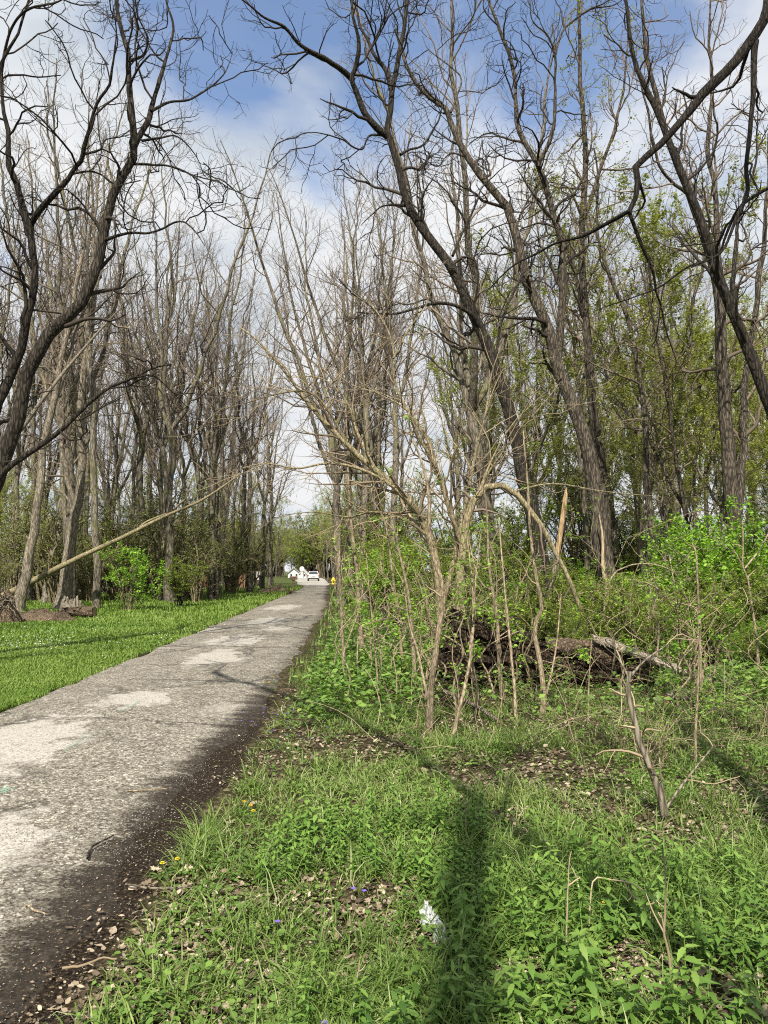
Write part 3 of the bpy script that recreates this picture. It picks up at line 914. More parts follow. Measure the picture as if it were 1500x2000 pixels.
# the tree beside the viewpoint whose limb hangs into the picture
D = 6.0
near = hero_tree('overhanging_tree', 'black limb of a near tree hanging down into the upper corner of the sky',
          [(5.6, 4.6, -0.05), (5.5, 4.7, 1.6), (5.35, 4.9, 3.6), (5.2, 5.1, 5.5), (4.9, 5.3, 7.4), (4.6, 5.6, 9.4), (4.6, 6.0, 11.5), (4.4, 6.2, 13.5)],
          [([np.array((5.0, 5.25, 6.9)), np.array((4.2, 5.6, 7.0))] + px([(1540, -70), (1492, 40), (1440, 122), (1372, 192), (1302, 270), (1250, 312), (1241, 330), (1246, 355), (1240, 390), (1228, 415)], D), 0.105, 0.03),
           (px([(1228, 413), (1190, 434), (1140, 460), (1092, 474), (1055, 492), (1000, 520), (950, 570)], D, 0.8), 0.028, 0.006),
           (px([(1229, 414), (1250, 470), (1275, 532), (1281, 570), (1292, 602), (1300, 645), (1322, 710)], D, 0.5), 0.026, 0.005),
           (px([(1476, 80), (1470, 170), (1464, 240), (1456, 330), (1459, 378), (1440, 422), (1410, 492), (1350, 522)], D, -0.3), 0.040, 0.010),
           (px([(1510, 362), (1470, 385), (1440, 410), (1418, 460), (1400, 500), (1342, 522), (1290, 560), (1240, 580), (1180, 600)], D, 0.6), 0.022, 0.005)],
          0.22, 0.06, (M['bark_shaded'], M['twig_dark']), twig=(0.9, 1.8, 2.2), lens=((0.35, 0.95), (0.2, 0.5), (0.1, 0.3)), t0=0.62, crook=0.22, rtips=(0.004, 0.0025, 0.0018), flare=0.5)

# trees standing behind the viewpoint; their shadows fall across the verge and the lane
hero_tree('straight_tree', 'bare straight tree behind the viewpoint, its trunk shadow crossing the nettles',
          [(-1.00, -6.0, 0), (-0.98, -6.0, 3), (-1.00, -5.95, 6), (-1.0, -6.0, 8), (-0.98, -6.0, 10), (-1.0, -6.0, 11.5), (-0.98, -6.0, 12.4)],
          [([(-1.0, -6, 12.2), (-0.8, -5.8, 13.4), (-0.5, -5.4, 14.6)], 0.05, 0.02)], 0.23, 0.17, BR, twig=(0.8, 1.2, 2.0), lens=((0.8, 2.0), (0.4, 1.0), (0.3, 0.6)), t0=0.86)
hero_tree('spreading_tree', 'bare tree behind the viewpoint whose long limb throws a branching shadow on the lane',
          [(1.3, -2.6, 0), (1.25, -2.5, 2), (1.1, -2.3, 4), (1.2, -2.4, 6.5), (1.5, -2.6, 9), (1.6, -2.6, 12), (1.7, -2.7, 15)],
          [([(1.1, -2.3, 3.9), (0.5, -0.9, 5.0), (-0.7, 1.8, 5.9), (-2.3, 4.3, 6.5), (-3.1, 4.75, 7.0), (-3.6, 4.9, 7.6)], 0.07, 0.06),
           ([(-3.0, 4.7, 6.95), (-3.5, 5.4, 7.2), (-3.6, 6.0, 7.5), (-4.2, 6.4, 8.0)], 0.06, 0.02),
           ([(-2.9, 4.65, 6.9), (-3.9, 4.5, 7.2), (-4.6, 4.4, 7.4)], 0.06, 0.02)],
          0.20, 0.05, BR, twig=(0.5, 1.2, 2.0), lens=((0.8, 2.0), (0.5, 1.3), (0.3, 0.6)), t0=0.55)


# ---------------------------------------------------------------- wood trees (patterns, then copies)
def wood_tree(seed, H, r0, fork, leaders, leaf=None, lean=0.05, mats=None, dens=1.0):
    global rng
    rng = np.random.default_rng(seed)
    mats = mats or (M['bark_forest'], M['twig_forest'])
    o = thing('bare_tree', (0, 0, 0), 'x', 'tree')
    K = 16
    z = np.linspace(-0.1, H * fork, K)
    wx = np.cumsum(rng.normal(0, 0.045, K)) + z * rng.normal(0, lean)
    wy = np.cumsum(rng.normal(0, 0.045, K)) + z * rng.normal(0, lean)
    wx -= wx[0]; wy -= wy[0]
    tp = np.stack([wx, wy, z], -1)
    r0 = r0 * 0.78
    tr = rad_path(K, r0, r0 * 0.74, 0.3)
    mb = MB(); add_tubes(mb, tp[None], tr[None], 9, 0.1, seed)
    LP, LR = [], []
    az0 = rng.uniform(0, 6.28)
    for i in range(leaders):
        az = az0 + i * 6.28 / leaders + rng.normal(0, 0.3)
        out = rng.uniform(0.13, 0.36) if leaders > 1 else 0.04
        hh = H * (1 - fork) * rng.uniform(0.8, 1.0)
        s = np.linspace(0, 1, K)
        cr = np.cumsum(rng.normal(0, 0.10, (K, 2)), 0); cr -= cr[0]
        spread = hh * out * (s ** 0.75)
        p = np.stack([tp[-1, 0] + np.cos(az) * spread + cr[:, 0], tp[-1, 1] + np.sin(az) * spread + cr[:, 1], tp[-1, 2] - 0.2 + hh * s], -1)
        LP.append(p); LR.append(rad_path(K, r0 * (0.72 if leaders == 1 else rng.uniform(0.50, 0.66)), 0.020))
    P, Rr = np.array(LP), np.array(LR)
    add_tubes(mb, P, Rr, 7, 0.06, seed)
    mb.build('trunk', mats[0], o)
    b1, q1 = grow(P, Rr, 1.4 * dens, 1.6, 4.8, 8, (25, 60), 0.12, 0.22, 0.42, 0.007, 0.06)
    # a few low boughs on the bole
    b1b, q1b = grow(tp[None], tr[None], 0.5, 1.0, 2.8, 8, (35, 75), 0.12, 0.26, 0.3, 0.008, 0.45)
    b1, q1 = np.concatenate([b1, b1b]), np.concatenate([q1, q1b])
    b2, q2 = grow(b1, q1, 1.9 * dens, 0.7, 1.9, 5, (22, 52), 0.12, 0.20, 0.55, 0.0045, 0.15)
    b3, q3 = grow(b2, q2, 3.9 * dens, 0.35, 1.05, 4, (22, 55), 0.10, 0.20, 0.6, 0.0030, 0.12)
    mb = MB()
    add_tubes(mb, b1, q1, 5); add_tubes(mb, b2, q2, 3); add_tubes(mb, b3, q3, 3)
    mb.build('crown', mats[1], o)
    if leaf:
        mb = MB(); leaves_on(mb, b3, leaf[0], leaf[1], 0.05); leaves_on(mb, b2, leaf[0] // 3, leaf[1], 0.06)
        mb.build('foliage', M[leaf[2]], o)
    return o


BARE = [wood_tree(101, 21, 0.24, 0.42, 3), wood_tree(102, 23, 0.27, 0.36, 3), wood_tree(103, 19, 0.19, 0.5, 2), wood_tree(104, 24, 0.28, 0.30, 4),
        wood_tree(105, 20, 0.17, 0.62, 2, lean=0.08), wood_tree(106, 22, 0.23, 0.45, 3, lean=0.08)]
LEAFY = [wood_tree(111, 12, 0.12, 0.3, 3, (7500, (0.07, 0.13), 'leaf_spring'), 0.06, dens=0.8), wood_tree(112, 15, 0.15, 0.35, 3, (8500, (0.07, 0.13), 'leaf_spring'), 0.05, dens=0.75),
         wood_tree(113, 9, 0.08, 0.25, 4, (6500, (0.06, 0.12), 'leaf_dim'), 0.08, dens=0.9)]
rng = np.random.default_rng(77)


def ok_spot(x, y, placed, dmin):
    if road_l(y) - 1.8 < x < road_r(y) + 2.2:
        return False
    return all((x - a) ** 2 + (y - b_) ** 2 > dmin * dmin for a, b_ in placed)


placed = [(-7.5, 14), (-7.8, 12.5), (4, 18), (6, 20), (6.7, 23), (9, 19), (9.4, 16), (7.5, 21)]


def fill_wood(n, xr, yr, protos, label, group, dmin=2.0, srange=(0.85, 1.15), keep=lambda x, y: True, sx=None):
    c = 0
    for _ in range(n * 12):
        if c >= n:
            break
        y = rng.uniform(*yr)
        u = rng.uniform(*xr)          # slope x / y: where along the view
        x = u * y
        if not ok_spot(x, y, placed, dmin) or not keep(x, y):
            continue
        placed.append((x, y))
        p = protos[rng.integers(len(protos))]
        place_copy(p, (x, y, gz(x, y) - 0.05), rng.uniform(0, 6.28), rng.uniform(*srange), (rng.normal(0, 0.035), rng.normal(0, 0.035)), label, group)
        c += 1


for k, (x, y, lab) in enumerate(((-8.6, 2.5, 'bare tree on the lawn outside the picture, nearest the lane'), (-12.5, 9.5, 'bare tree on the lawn outside the picture, farther from the lane'))):
    place_copy(BARE[k], (x, y, gz(x, y) - 0.05), k * 1.3, 0.8, (0, 0), lab, 'trees outside the picture')
# beyond the lawn
fill_wood(24, (-0.56, -0.15), (31, 50), BARE, 'tall bare tree in the front rank of the wood beyond the lawn', 'front trees of the wood beyond the lawn', 2.0, keep=lambda x, y: x < road_l(y) - 3.0 - max(0, (40 - y) * 0.25))
fill_wood(30, (-0.56, -0.11), (50, 90), BARE, 'tall bare tree deep in the wood beyond the lawn', 'rear trees of the wood beyond the lawn', 2.4, (0.9, 1.15), keep=lambda x, y: x < road_l(y) - 4.0)
fill_wood(14, (-0.56, -0.14), (36, 80), [LEAFY[2], LEAFY[0]], 'small tree with first green leaves under the tall trees beyond the lawn', 'leafing small trees beyond the lawn', 2.0, (0.6, 0.95), keep=lambda x, y: x < road_l(y) - 4.0)
# slim trees that close in over the lane
for k, (bx, dist, s_) in enumerate(((664, 38, 1.05), (690, 46, 1.1), (712, 36, 1.0), (742, 42, 1.08), (668, 55, 1.1), (770, 34, 0.95), (725, 56, 1.1))):
    p = at(bx, 1115, dist)
    placed.append((p[0], p[1]))
    place_copy(BARE[(k * 2 + 1) % 6], (p[0], p[1], gz(p[0], p[1]) - 0.05), k * 2.1, (s_, s_, s_), (0.0, -0.05), 'slim bare tree on the thicket side of the lane, %s along the lane' % ('third fifth second fourth sixth nearest farthest'.split()[k]), 'slim trees over the lane, thicket side')
for k, (off, dist, s_) in enumerate(((3.2, 41, 1.0), (4.0, 47, 1.05), (2.8, 54, 1.0), (3.6, 60, 1.05), (2.6, 67, 1.0), (4.6, 52, 1.1), (3.0, 76, 1.0))):
    x_ = float(road_l(dist)) - off
    placed.append((x_, dist))
    place_copy(BARE[(k * 5 + 2) % 6], (x_, dist, -0.05), k * 1.7, (s_, s_, s_), (0.0, 0.05), 'slim bare tree on the lawn side of the lane, %s along the lane' % ('nearest second fourth fifth sixth third farthest'.split()[k]), 'slim trees over the lane, lawn side')
# along the lane on the thicket side
fill_wood(9, (-0.085, -0.01), (30, 62), BARE, 'tall bare tree at the very edge of the lane beyond the saplings', 'bare trees at the lane edge', 1.8, (0.75, 0.95), keep=lambda x, y: x > road_r(y) + 1.0)
fill_wood(5, (-0.075, -0.02), (55, 105), LEAFY[:2], 'light green leafing tree beside the far part of the lane', 'leafing trees beside the far lane', 2.5, (0.8, 1.1), keep=lambda x, y: x > road_r(y) + 2.5)
fill_wood(12, (-0.03, 0.14), (28, 70), BARE, 'tall bare tree beside the lane behind the tangled saplings', 'bare trees beside the lane', 2.2, (0.85, 1.05), keep=lambda x, y: x > road_r(y) + 2.5)
fill_wood(20, (0.12, 0.60), (26, 62), BARE, 'tall bare tree in the wood behind the thicket', 'bare trees behind the thicket', 2.0, (0.8, 1.1))
fill_wood(20, (0.06, 0.60), (22, 50), LEAFY[:2], 'pale green leafing tree in the wood behind the thicket', 'leafing trees behind the thicket', 2.0, (0.75, 1.1))
fill_wood(12, (0.2, 0.60), (20, 40), LEAFY, 'small green leafing tree among the trunks behind the thicket', 'small leafing trees behind the thicket', 1.6, (0.6, 0.9))
for k, (bx, dist, s_) in enumerate(((655, 95, 1.0), (640, 120, 1.0), (668, 108, 1.1), (632, 150, 1.1), (650, 170, 1.1), (618, 205, 1.2), (540, 150, 1.0), (556, 190, 1.1), (530, 118, 0.9))):
    p = at(bx, 1115, dist)
    place_copy(LEAFY[k % 3], (p[0], p[1], -0.05), k * 1.9, s_, (0, 0), 'leafing tree leaning over the far street beyond the car', 'leafing trees over the far street')
# where the street bends away
fill_wood(14, (-0.24, -0.13), (62, 112), BARE + LEAFY, 'tree at the far end of the wood beyond the driveway', 'trees beyond the driveway', 2.2, (0.7, 1.0), keep=lambda x, y: x < road_l(y) - 2.6)
fill_wood(40, (-0.26, 0.06), (215, 290), LEAFY[:2] + [LEAFY[2]], 'far tree in the belt behind the white buildings', 'far belt of trees behind the white buildings', 3.0, (0.85, 1.3))
fill_wood(20, (-0.22, 0.10), (120, 210), LEAFY[:2] + BARE[:3], 'distant tree at the bend of the street', 'distant trees at the bend of the street', 4.0, (0.6, 0.9), keep=lambda x, y: not (road_l(min(y, 170)) - 5 < x < road_r(min(y, 170)) + 5))
fill_wood(22, (-0.62, 0.62), (90, 150), LEAFY[:2] + BARE[:2], 'distant tree closing off the far side of the wood', 'distant trees closing off the wood', 4.0, (0.8, 1.1), keep=lambda x, y: x < road_l(y) - 9 or x > road_r(y) + 8)

for p in BARE + LEAFY:
    drop(p)


# ---------------------------------------------------------------- shrubs
def shrub(seed, H, W, stems, leaf, mat_l, mats=None, dens=1.0, leafsize=(0.05, 0.10)):
    global rng
    rng = np.random.default_rng(seed)
    o = thing('shrub', (0, 0, 0), 'x', 'shrub')
    K = 9
    az = rng.uniform(0, 6.28, stems)
    s = np.linspace(0, 1, K)[None, :, None]
    d = np.stack([np.cos(az), np.sin(az), az * 0], -1)[:, None]
    h = rng.uniform(0.55, 1.0, stems)[:, None, None] * H
    w = rng.uniform(0.25, 1.0, stems)[:, None, None] * W
    P = d * (w * s ** 1.5 + 0.1) + np.array([0, 0, 1.0]) * h * np.sin(s * rng.uniform(1.1, 1.9, stems)[:, None, None]) + np.cumsum(rng.normal(0, 0.05 * H / 2, (stems, K, 3)), 1)
    P[:, 0, 2] = -0.05
    Rr = np.linspace(0.024, 0.006, K)[None] * rng.uniform(0.6, 1.2, (stems, 1)) * (H / 2.2)
    b2, q2 = grow(P, Rr, 2.6 * dens, 0.4, 1.2, 6, (25, 65), 0.05, 0.2, 0.6, 0.004, 0.2)
    b3, q3 = grow(b2, q2, 3.2 * dens, 0.2, 0.6, 4, (25, 65), 0.03, 0.2, 0.7, 0.003, 0.15)
    mb = MB(); add_tubes(mb, P, Rr, 5); mb.build('stems', (mats or (M['bark_tan'], M['twig_tan']))[0], o)
    mb = MB(); add_tubes(mb, b2, q2, 3); add_tubes(mb, b3, q3, 3); mb.build('crown', (mats or (M['bark_tan'], M['twig_tan']))[1], o)
    if leaf:
        mb = MB()
        leaves_on(mb, b3, int(leaf * 0.8), leafsize, 0.035)
        leaves_on(mb, b2, leaf // 4, leafsize, 0.035)
        mb.build('foliage', mat_l, o)
    return o


GREEN = [shrub(201, 2.6, 1.5, 16, 5200, M['leaf_shrub'], (M['bark_brown'], M['twig_brown'])), shrub(202, 3.6, 1.8, 16, 6500, M['leaf_shrub'], (M['bark_brown'], M['twig_brown'])),
         shrub(203, 1.5, 1.1, 14, 3000, M['leaf_bright'], (M['bark_olive'], M['twig_brown']))]
DIM = [shrub(204, 2.8, 1.6, 18, 2300, M['leaf_dim'], (M['bark_olive'], M['twig_forest'])), shrub(205, 3.8, 1.6, 18, 3000, M['leaf_dim'], (M['bark_olive'], M['twig_forest']))]
BRUSH = [shrub(206, 1.5, 1.6, 9, 420, M['leaf_bright'], None, 0.8, (0.03, 0.06)), shrub(207, 1.0, 1.4, 10, 420, M['leaf_bright'], (M['bark_brown'], M['twig_brown']), 0.8, (0.03, 0.06)), shrub(208, 2.2, 1.8, 8, 420, M['leaf_shrub'], None, 0.8, (0.03, 0.06))]
rng = np.random.default_rng(78)
placed2 = []


def fill_shrub(n, xr, yr, protos, label, group, dmin, srange, keep=lambda x, y: True):
    c = 0
    for _ in range(n * 12):
        if c >= n:
            break
        y = rng.uniform(*yr); x = rng.uniform(*xr) * y
        if road_l(y) - 1.2 < x < road_r(y) + 1.3 or not keep(x, y) or any((x - a) ** 2 + (y - b_) ** 2 < dmin ** 2 for a, b_ in placed2):
            continue
        placed2.append((x, y))
        place_copy(protos[rng.integers(len(protos))], (x, y, gz(x, y) - 0.03), rng.uniform(0, 6.28), rng.uniform(*srange), (0, 0), label, group)
        c += 1


fill_shrub(26, (0.0, 0.58), (15.5, 21), GREEN, 'low leafy green shrub in the thicket behind the rotten log', 'low green shrubs behind the rotten log', 1.0, (0.35, 0.6))
fill_shrub(36, (0.0, 0.58), (21, 36), GREEN, 'leafy green shrub between the trunks behind the thicket', 'green shrubs between the trunks', 1.2, (0.7, 1.2))
fill_shrub(24, (-0.06, 0.5), (30, 60), GREEN[:2] + DIM, 'green shrub deep in the wood behind the thicket', 'green shrubs deep behind the thicket', 1.6, (1.0, 1.6), keep=lambda x, y: x > road_r(y) + 2)
fill_shrub(16, (-0.06, 0.03), (19, 60), GREEN, 'green shrub crowding the lane edge behind the saplings', 'green shrubs at the lane edge', 1.2, (0.6, 1.1), keep=lambda x, y: x > road_r(y) + 1.8)
fill_shrub(66, (-0.58, -0.13), (34, 80), DIM, 'thin greening shrub between the trunks beyond the lawn', 'greening shrubs beyond the lawn', 1.4, (0.8, 1.7), keep=lambda x, y: x < road_l(y) - 3.0 - max(0, (38 - y) * 0.25))
fill_shrub(8, (-0.02, 0.56), (9.0, 15), BRUSH, 'leafless tan brush tangled around the rotten log', 'leafless brush around the rotten log', 0.7, (0.6, 1.0), keep=lambda x, y: x > road_r(y) + 1.6 and not (0.3 < x < 3.4 and y < 10.9))
fill_shrub(7, (0.16, 0.56), (6.2, 9.5), [BRUSH[1], BRUSH[0]], 'low tan brush with small leaves beside the broken brown stem', 'low brush beside the broken stem', 0.5, (0.35, 0.6))
fill_shrub(34, (0.16, 0.56), (11.8, 17), GREEN, 'leafy green bush in the front of the thicket right of the log', 'green bushes in front of the thicket', 0.6, (0.28, 0.55))
fill_shrub(46, (-0.24, 0.02), (195, 250), GREEN[:2] + DIM, 'far green thicket bush behind the white buildings', 'far bushes behind the white buildings', 2.0, (2.6, 4.4), keep=lambda x, y: True)
for k in range(10):
    p = at(598 + k * 9, 1115, 178 + (k * 7) % 20)
    place_copy((GREEN[:2] + DIM)[k % 4], (p[0], p[1], -0.03), k * 1.1, 3.6 + 0.5 * (k % 3), (0, 0), 'big far bush closing the end of the street right of the white buildings', 'far bushes closing the street end')
for k, (bx, dist, s_, lab) in enumerate(((1345, 18.0, 1.5, 'bright maple sapling in front of the thick brown trunk, leftmost of the bright ones'), (1395, 17.2, 1.35, 'bright maple sapling with fresh leaves left of the thick trunk foot'), (1440, 17.6, 1.6, 'tallest bright maple sapling at the foot of the thick brown trunk'), (1490, 16.6, 1.3, 'bright maple sapling at the picture edge beside the wide-forked pale sapling'), (1310, 19.5, 1.3, 'small bright maple sapling beside the slim crooked tree'))):
    p = at(bx, 1115, dist)
    place_copy(GREEN[2], (p[0], p[1], gz(p[0], p[1]) - 0.03), k * 1.3, (s_ * 0.8, s_ * 0.8, s_), (0, 0), lab)
fill_shrub(20, (-0.2, 0.0), (70, 150), GREEN[:2] + DIM, 'shrub along the distant street', 'shrubs along the distant street', 2.0, (0.9, 1.6), keep=lambda x, y: x > road_r(min(y, 170)) + 3.5 or x < road_l(min(y, 170)) - 12)

# the bright bush at the back of the lawn
for (bx, by, s, lab) in ((250, 1196, 1.25, 'bright green bush at the back edge of the lawn'), (348, 1188, 0.95, 'smaller duller bush right of the bright green bush on the lawn edge')):
    g = gp(bx, by)
    c = place_copy(GREEN[2 if s > 1 else 0], (g[0], g[1], gz(g[0], g[1]) - 0.03), 1.0, (s * 0.95, s * 0.95, s * 1.15) if s > 1 else 0.8, (0, 0), lab)
for p in GREEN + DIM + BRUSH:
    del p['label']
    drop(p)


# ------------------------------------------------------------------ saplings and stems of the thicket
def proj(p):
    p = np.asarray(p, float)
    x, y, z = p[..., 0], p[..., 1], p[..., 2] - EYE
    dep = y * CP + z * SP
    return 750 + F * x / dep, 1000 - F * (z * CP - y * SP) / dep


def sapling(name, label, pts, r0, r1, mats=None, forks=(), twig=(2.0, 2.5), lens=((0.25, 0.8), (0.12, 0.4)), D=None, cat='sapling', group=None, t0=0.35, dd=0.0, crook=0.22, up=0.05, leaf=0, ang=(30, 70), grounded=True):
    mats = mats or (M['bark_tan'], M['twig_tan'])
    if D is None:
        D = gp(*pts[0])[1]
    w = px(pts, D, dd)
    if grounded:
        w[0] = np.array([w[0][0], w[0][1], float(gz(w[0][0], w[0][1])) - 0.03])
    base = np.array([w[0][0], w[0][1], max(w[0][2], -0.2)])
    o = thing(name, base, label, cat, group)
    K = 22
    P = [smooth_path(np.array(w) - base, K)]
    P[0][1:-1] += np.cumsum(rng.normal(0, r0 * 0.10, (K - 2, 3)), 0) * np.array([1, 1, 0])
    Rr = [rad_path(K, r0, r1, 0.2)]
    mb = MB(); add_tubes(mb, P[0][None], Rr[0][None], 8, 0.06, 3)
    mb.build('stem', mats[0], o)
    for fp, a, b_, d2 in forks:
        q = smooth_path(np.array(px(fp, D + dd * 0.4, d2)) - base, K)
        P.append(q); Rr.append(rad_path(K, a, b_))
        mb = MB(); add_tubes(mb, q[None], Rr[-1][None], 7, 0.05, 4)
        mb.build('branch', mats[0], o)
    P, Rr = np.array(P), np.array(Rr)
    b1, q1 = grow(P, Rr, twig[0], *lens[0], 7, ang, up, crook, 0.5, 0.003, t0)
    b2, q2 = grow(b1, q1, twig[1], *lens[1], 5, (30, 70), up, crook, 0.6, 0.002, 0.15)
    mb = MB(); add_tubes(mb, b1, q1, 4); add_tubes(mb, b2, q2, 3)
    mb.build('crown', mats[1], o)
    if leaf:
        mb = MB(); leaves_on(mb, b2, leaf, (0.03, 0.06), 0.03); mb.build('foliage', M['leaf_bright'], o)
    return o


TAN = (M['bark_tan'], M['twig_tan'])
OLI = (M['bark_olive'], M['twig_brown'])
# many-stemmed clump whose long stems arch over the lane
clump = sapling('arching_tree', 'tan many-stemmed small tree with long stems arching left over the lane',
        [(862, 1300), (860, 1200), (856, 1130), (848, 1075), (822, 1012), (798, 985), (770, 955), (738, 930), (690, 890), (650, 850), (602, 800), (562, 745), (526, 700), (502, 672), (470, 640)], 0.095, 0.012, (M['bark_olive'], M['twig_tan']),
        [([(858, 1200), (880, 1120), (893, 1050), (872, 975), (850, 910), (838, 862), (802, 812), (776, 762), (768, 720), (768, 672), (745, 622), (718, 588)], 0.06, 0.010, 0.4),
         ([(862, 1250), (905, 1150), (905, 1080), (893, 1040), (868, 960), (845, 900), (815, 850), (795, 800), (740, 770), (700, 745)], 0.055, 0.008, -0.5),
         ([(800, 985), (760, 945), (700, 915), (640, 905), (580, 915), (520, 905), (470, 915)], 0.035, 0.006, -1.0),
         ([(690, 890), (640, 800), (600, 765), (540, 770), (470, 790), (420, 800)], 0.025, 0.005, -0.8),
         ([(740, 930), (700, 850), (680, 790), (640, 745), (600, 735), (540, 740)], 0.03, 0.006, 1.0),
         ([(840, 1050), (790, 1015), (730, 1000), (680, 1010), (620, 1000), (560, 1005)], 0.03, 0.005, -0.6),
         ([(768, 700), (800, 640), (830, 600), (850, 540)], 0.022, 0.004, 0.4),
         ([(895, 1050), (915, 960), (930, 880), (950, 800), (960, 730), (985, 660)], 0.035, 0.006, 0.6),
         ([(905, 1100), (935, 960), (1000, 860), (1060, 790), (1100, 740)], 0.03, 0.005, -0.4)],
        twig=(5.5, 4.5), lens=((0.7, 2.3), (0.3, 0.9)), D=13.0, cat='tree', t0=0.25, crook=0.16, up=0.02, ang=(22, 60))
sapling('bent_sapling', 'thick olive sapling bent over in an arch above the rotten log',
        [(902, 1310), (900, 1190), (898, 1110), (912, 1010), (932, 965), (965, 946), (1002, 960), (1045, 1012), (1080, 1072), (1110, 1132), (1142, 1212)], 0.085, 0.03, OLI,
        [([(935, 963), (960, 900), (1000, 830), (1060, 770)], 0.025, 0.005, 0.4), ([(1002, 960), (1080, 945), (1180, 960), (1290, 970)], 0.02, 0.004, -0.3)],
        twig=(2.4, 2.6), lens=((0.4, 1.3), (0.2, 0.5)), D=12.4, t0=0.4, up=-0.02)
S = [
 ('wavy_sapling', 'tan wavy sapling standing in front of the rotten log, thickest at its foot', [(838, 1434), (842, 1350), (848, 1300), (859, 1230), (868, 1170), (864, 1130), (846, 1080), (840, 1030), (838, 960), (825, 900), (806, 850), (797, 800)], 0.034, 0.008, [([(843, 1400), (828, 1330), (815, 1270), (800, 1220), (790, 1150)], 0.016, 0.005, 0.3)]),
 ('thin_sapling', 'thin pale sapling nearest the lane edge, cut off at mid height', [(674, 1318), (668, 1230), (664, 1150), (663, 1090), (666, 1015)], 0.030, 0.012, []),
 ('straight_sapling', 'long straight tan sapling rising beside the lane', [(710, 1300), (703, 1210), (699, 1130), (693, 1070), (686, 1000), (682, 930), (680, 860), (676, 780)], 0.042, 0.010, [([(700, 1125), (704, 1090), (698, 1030)], 0.014, 0.006, -0.2)]),
 ('forked_sapling', 'pale sapling in front of the dark log face with a low side fork', [(982, 1366), (974, 1300), (970, 1230), (965, 1180), (958, 1150), (952, 1090), (950, 1030), (944, 950)], 0.030, 0.008, [([(958, 1152), (940, 1138), (926, 1100), (915, 1050)], 0.014, 0.005, 0.2)]),
 ('kinked_sapling', 'pale sapling with an S-shaped kink right of the dark log face', [(1058, 1398), (1062, 1350), (1055, 1290), (1047, 1225), (1062, 1185), (1052, 1130), (1045, 1080), (1038, 1000), (1030, 900), (1022, 840)], 0.032, 0.008, [([(1060, 1388), (1078, 1310), (1088, 1250), (1096, 1160)], 0.014, 0.005, 0.3)]),
 ('slender_sapling', 'slender brown sapling just left of the kinked pale sapling', [(1008, 1412), (1004, 1330), (996, 1240), (988, 1170), (980, 1090), (975, 1010)], 0.018, 0.006, []),
 ('paired_sapling', 'slim tan stem crossing the left end of the rotten log', [(882, 1440), (900, 1370), (915, 1295), (920, 1230), (920, 1160), (914, 1100), (905, 1020)], 0.020, 0.006, [([(918, 1270), (925, 1200), (930, 1120), (940, 1040)], 0.012, 0.004, 0.2)]),
 ('short_sapling', 'short crooked stem among the grass below the rotten log', [(928, 1400), (934, 1350), (924, 1310), (921, 1270), (926, 1220)], 0.016, 0.006, []),
 ('leaning_sapling', 'grey brown sapling leaning left between the lane and the log', [(812, 1345), (806, 1240), (796, 1150), (782, 1090), (768, 1030), (758, 985), (742, 930)], 0.030, 0.008, []),
 ('curled_sapling', 'pale stem that loops back in a hook above the lane-side brush', [(790, 1330), (775, 1200), (760, 1080), (748, 1010), (730, 985), (724, 955), (735, 940), (752, 942)], 0.026, 0.010, []),
 ('upright_sapling', 'upright tan sapling in front of the bright maple leaves', [(1370, 1380), (1367, 1290), (1365, 1220), (1362, 1160), (1358, 1090), (1351, 1060)], 0.022, 0.010, []),
 ('branched_sapling', 'pale sapling at the far right branching into a wide fork', [(1482, 1330), (1478, 1250), (1470, 1190), (1462, 1130), (1452, 1108), (1452, 1060), (1450, 1015)], 0.024, 0.010, [([(1455, 1110), (1475, 1085), (1490, 1065), (1505, 1030)], 0.014, 0.006, 0.1), ([(1453, 1112), (1440, 1085), (1427, 1066)], 0.010, 0.005, 0.1)]),
 ('double_sapling', 'thin double-stemmed sapling above the pale plank of the log', [(1330, 1300), (1324, 1230), (1320, 1160), (1312, 1110), (1308, 1085)], 0.020, 0.009, [([(1322, 1215), (1334, 1170), (1330, 1140), (1316, 1115)], 0.012, 0.006, 0.1)]),
 ('crooked_sapling', 'crooked pale sapling rising over the middle of the pale plank', [(1272, 1335), (1284, 1260), (1284, 1220), (1274, 1195), (1283, 1165), (1285, 1150), (1250, 1135), (1225, 1132)], 0.020, 0.007, []),
 ('lone_sapling', 'thin pale sapling in the grass right of the broken brown stem', [(1358, 1490), (1360, 1420), (1364, 1350), (1366, 1290), (1370, 1220)], 0.014, 0.005, []),
 ('grass_sapling', 'thin straight stem standing in the grass left of the broken brown stem', [(1148, 1415), (1150, 1350), (1152, 1300), (1156, 1250)], 0.010, 0.004, []),
 ('brush_sapling', 'tan sapling in the brush nearest the lane at mid height', [(742, 1380), (735, 1300), (728, 1220), (720, 1140), (716, 1080)], 0.014, 0.005, []),
 ('whip_sapling', 'long thin whip bowing right above the rotten log', [(1196, 1300), (1180, 1200), (1196, 1126), (1230, 1105), (1256, 1101), (1292, 1106), (1347, 1132)], 0.022, 0.006, []),
]
for nm, lab, pts, a, b_, fk in S:
    sapling(nm, lab, pts, a, b_, TAN, fk, twig=(1.9, 2.2), lens=((0.2, 0.75), (0.1, 0.35)), leaf=70)

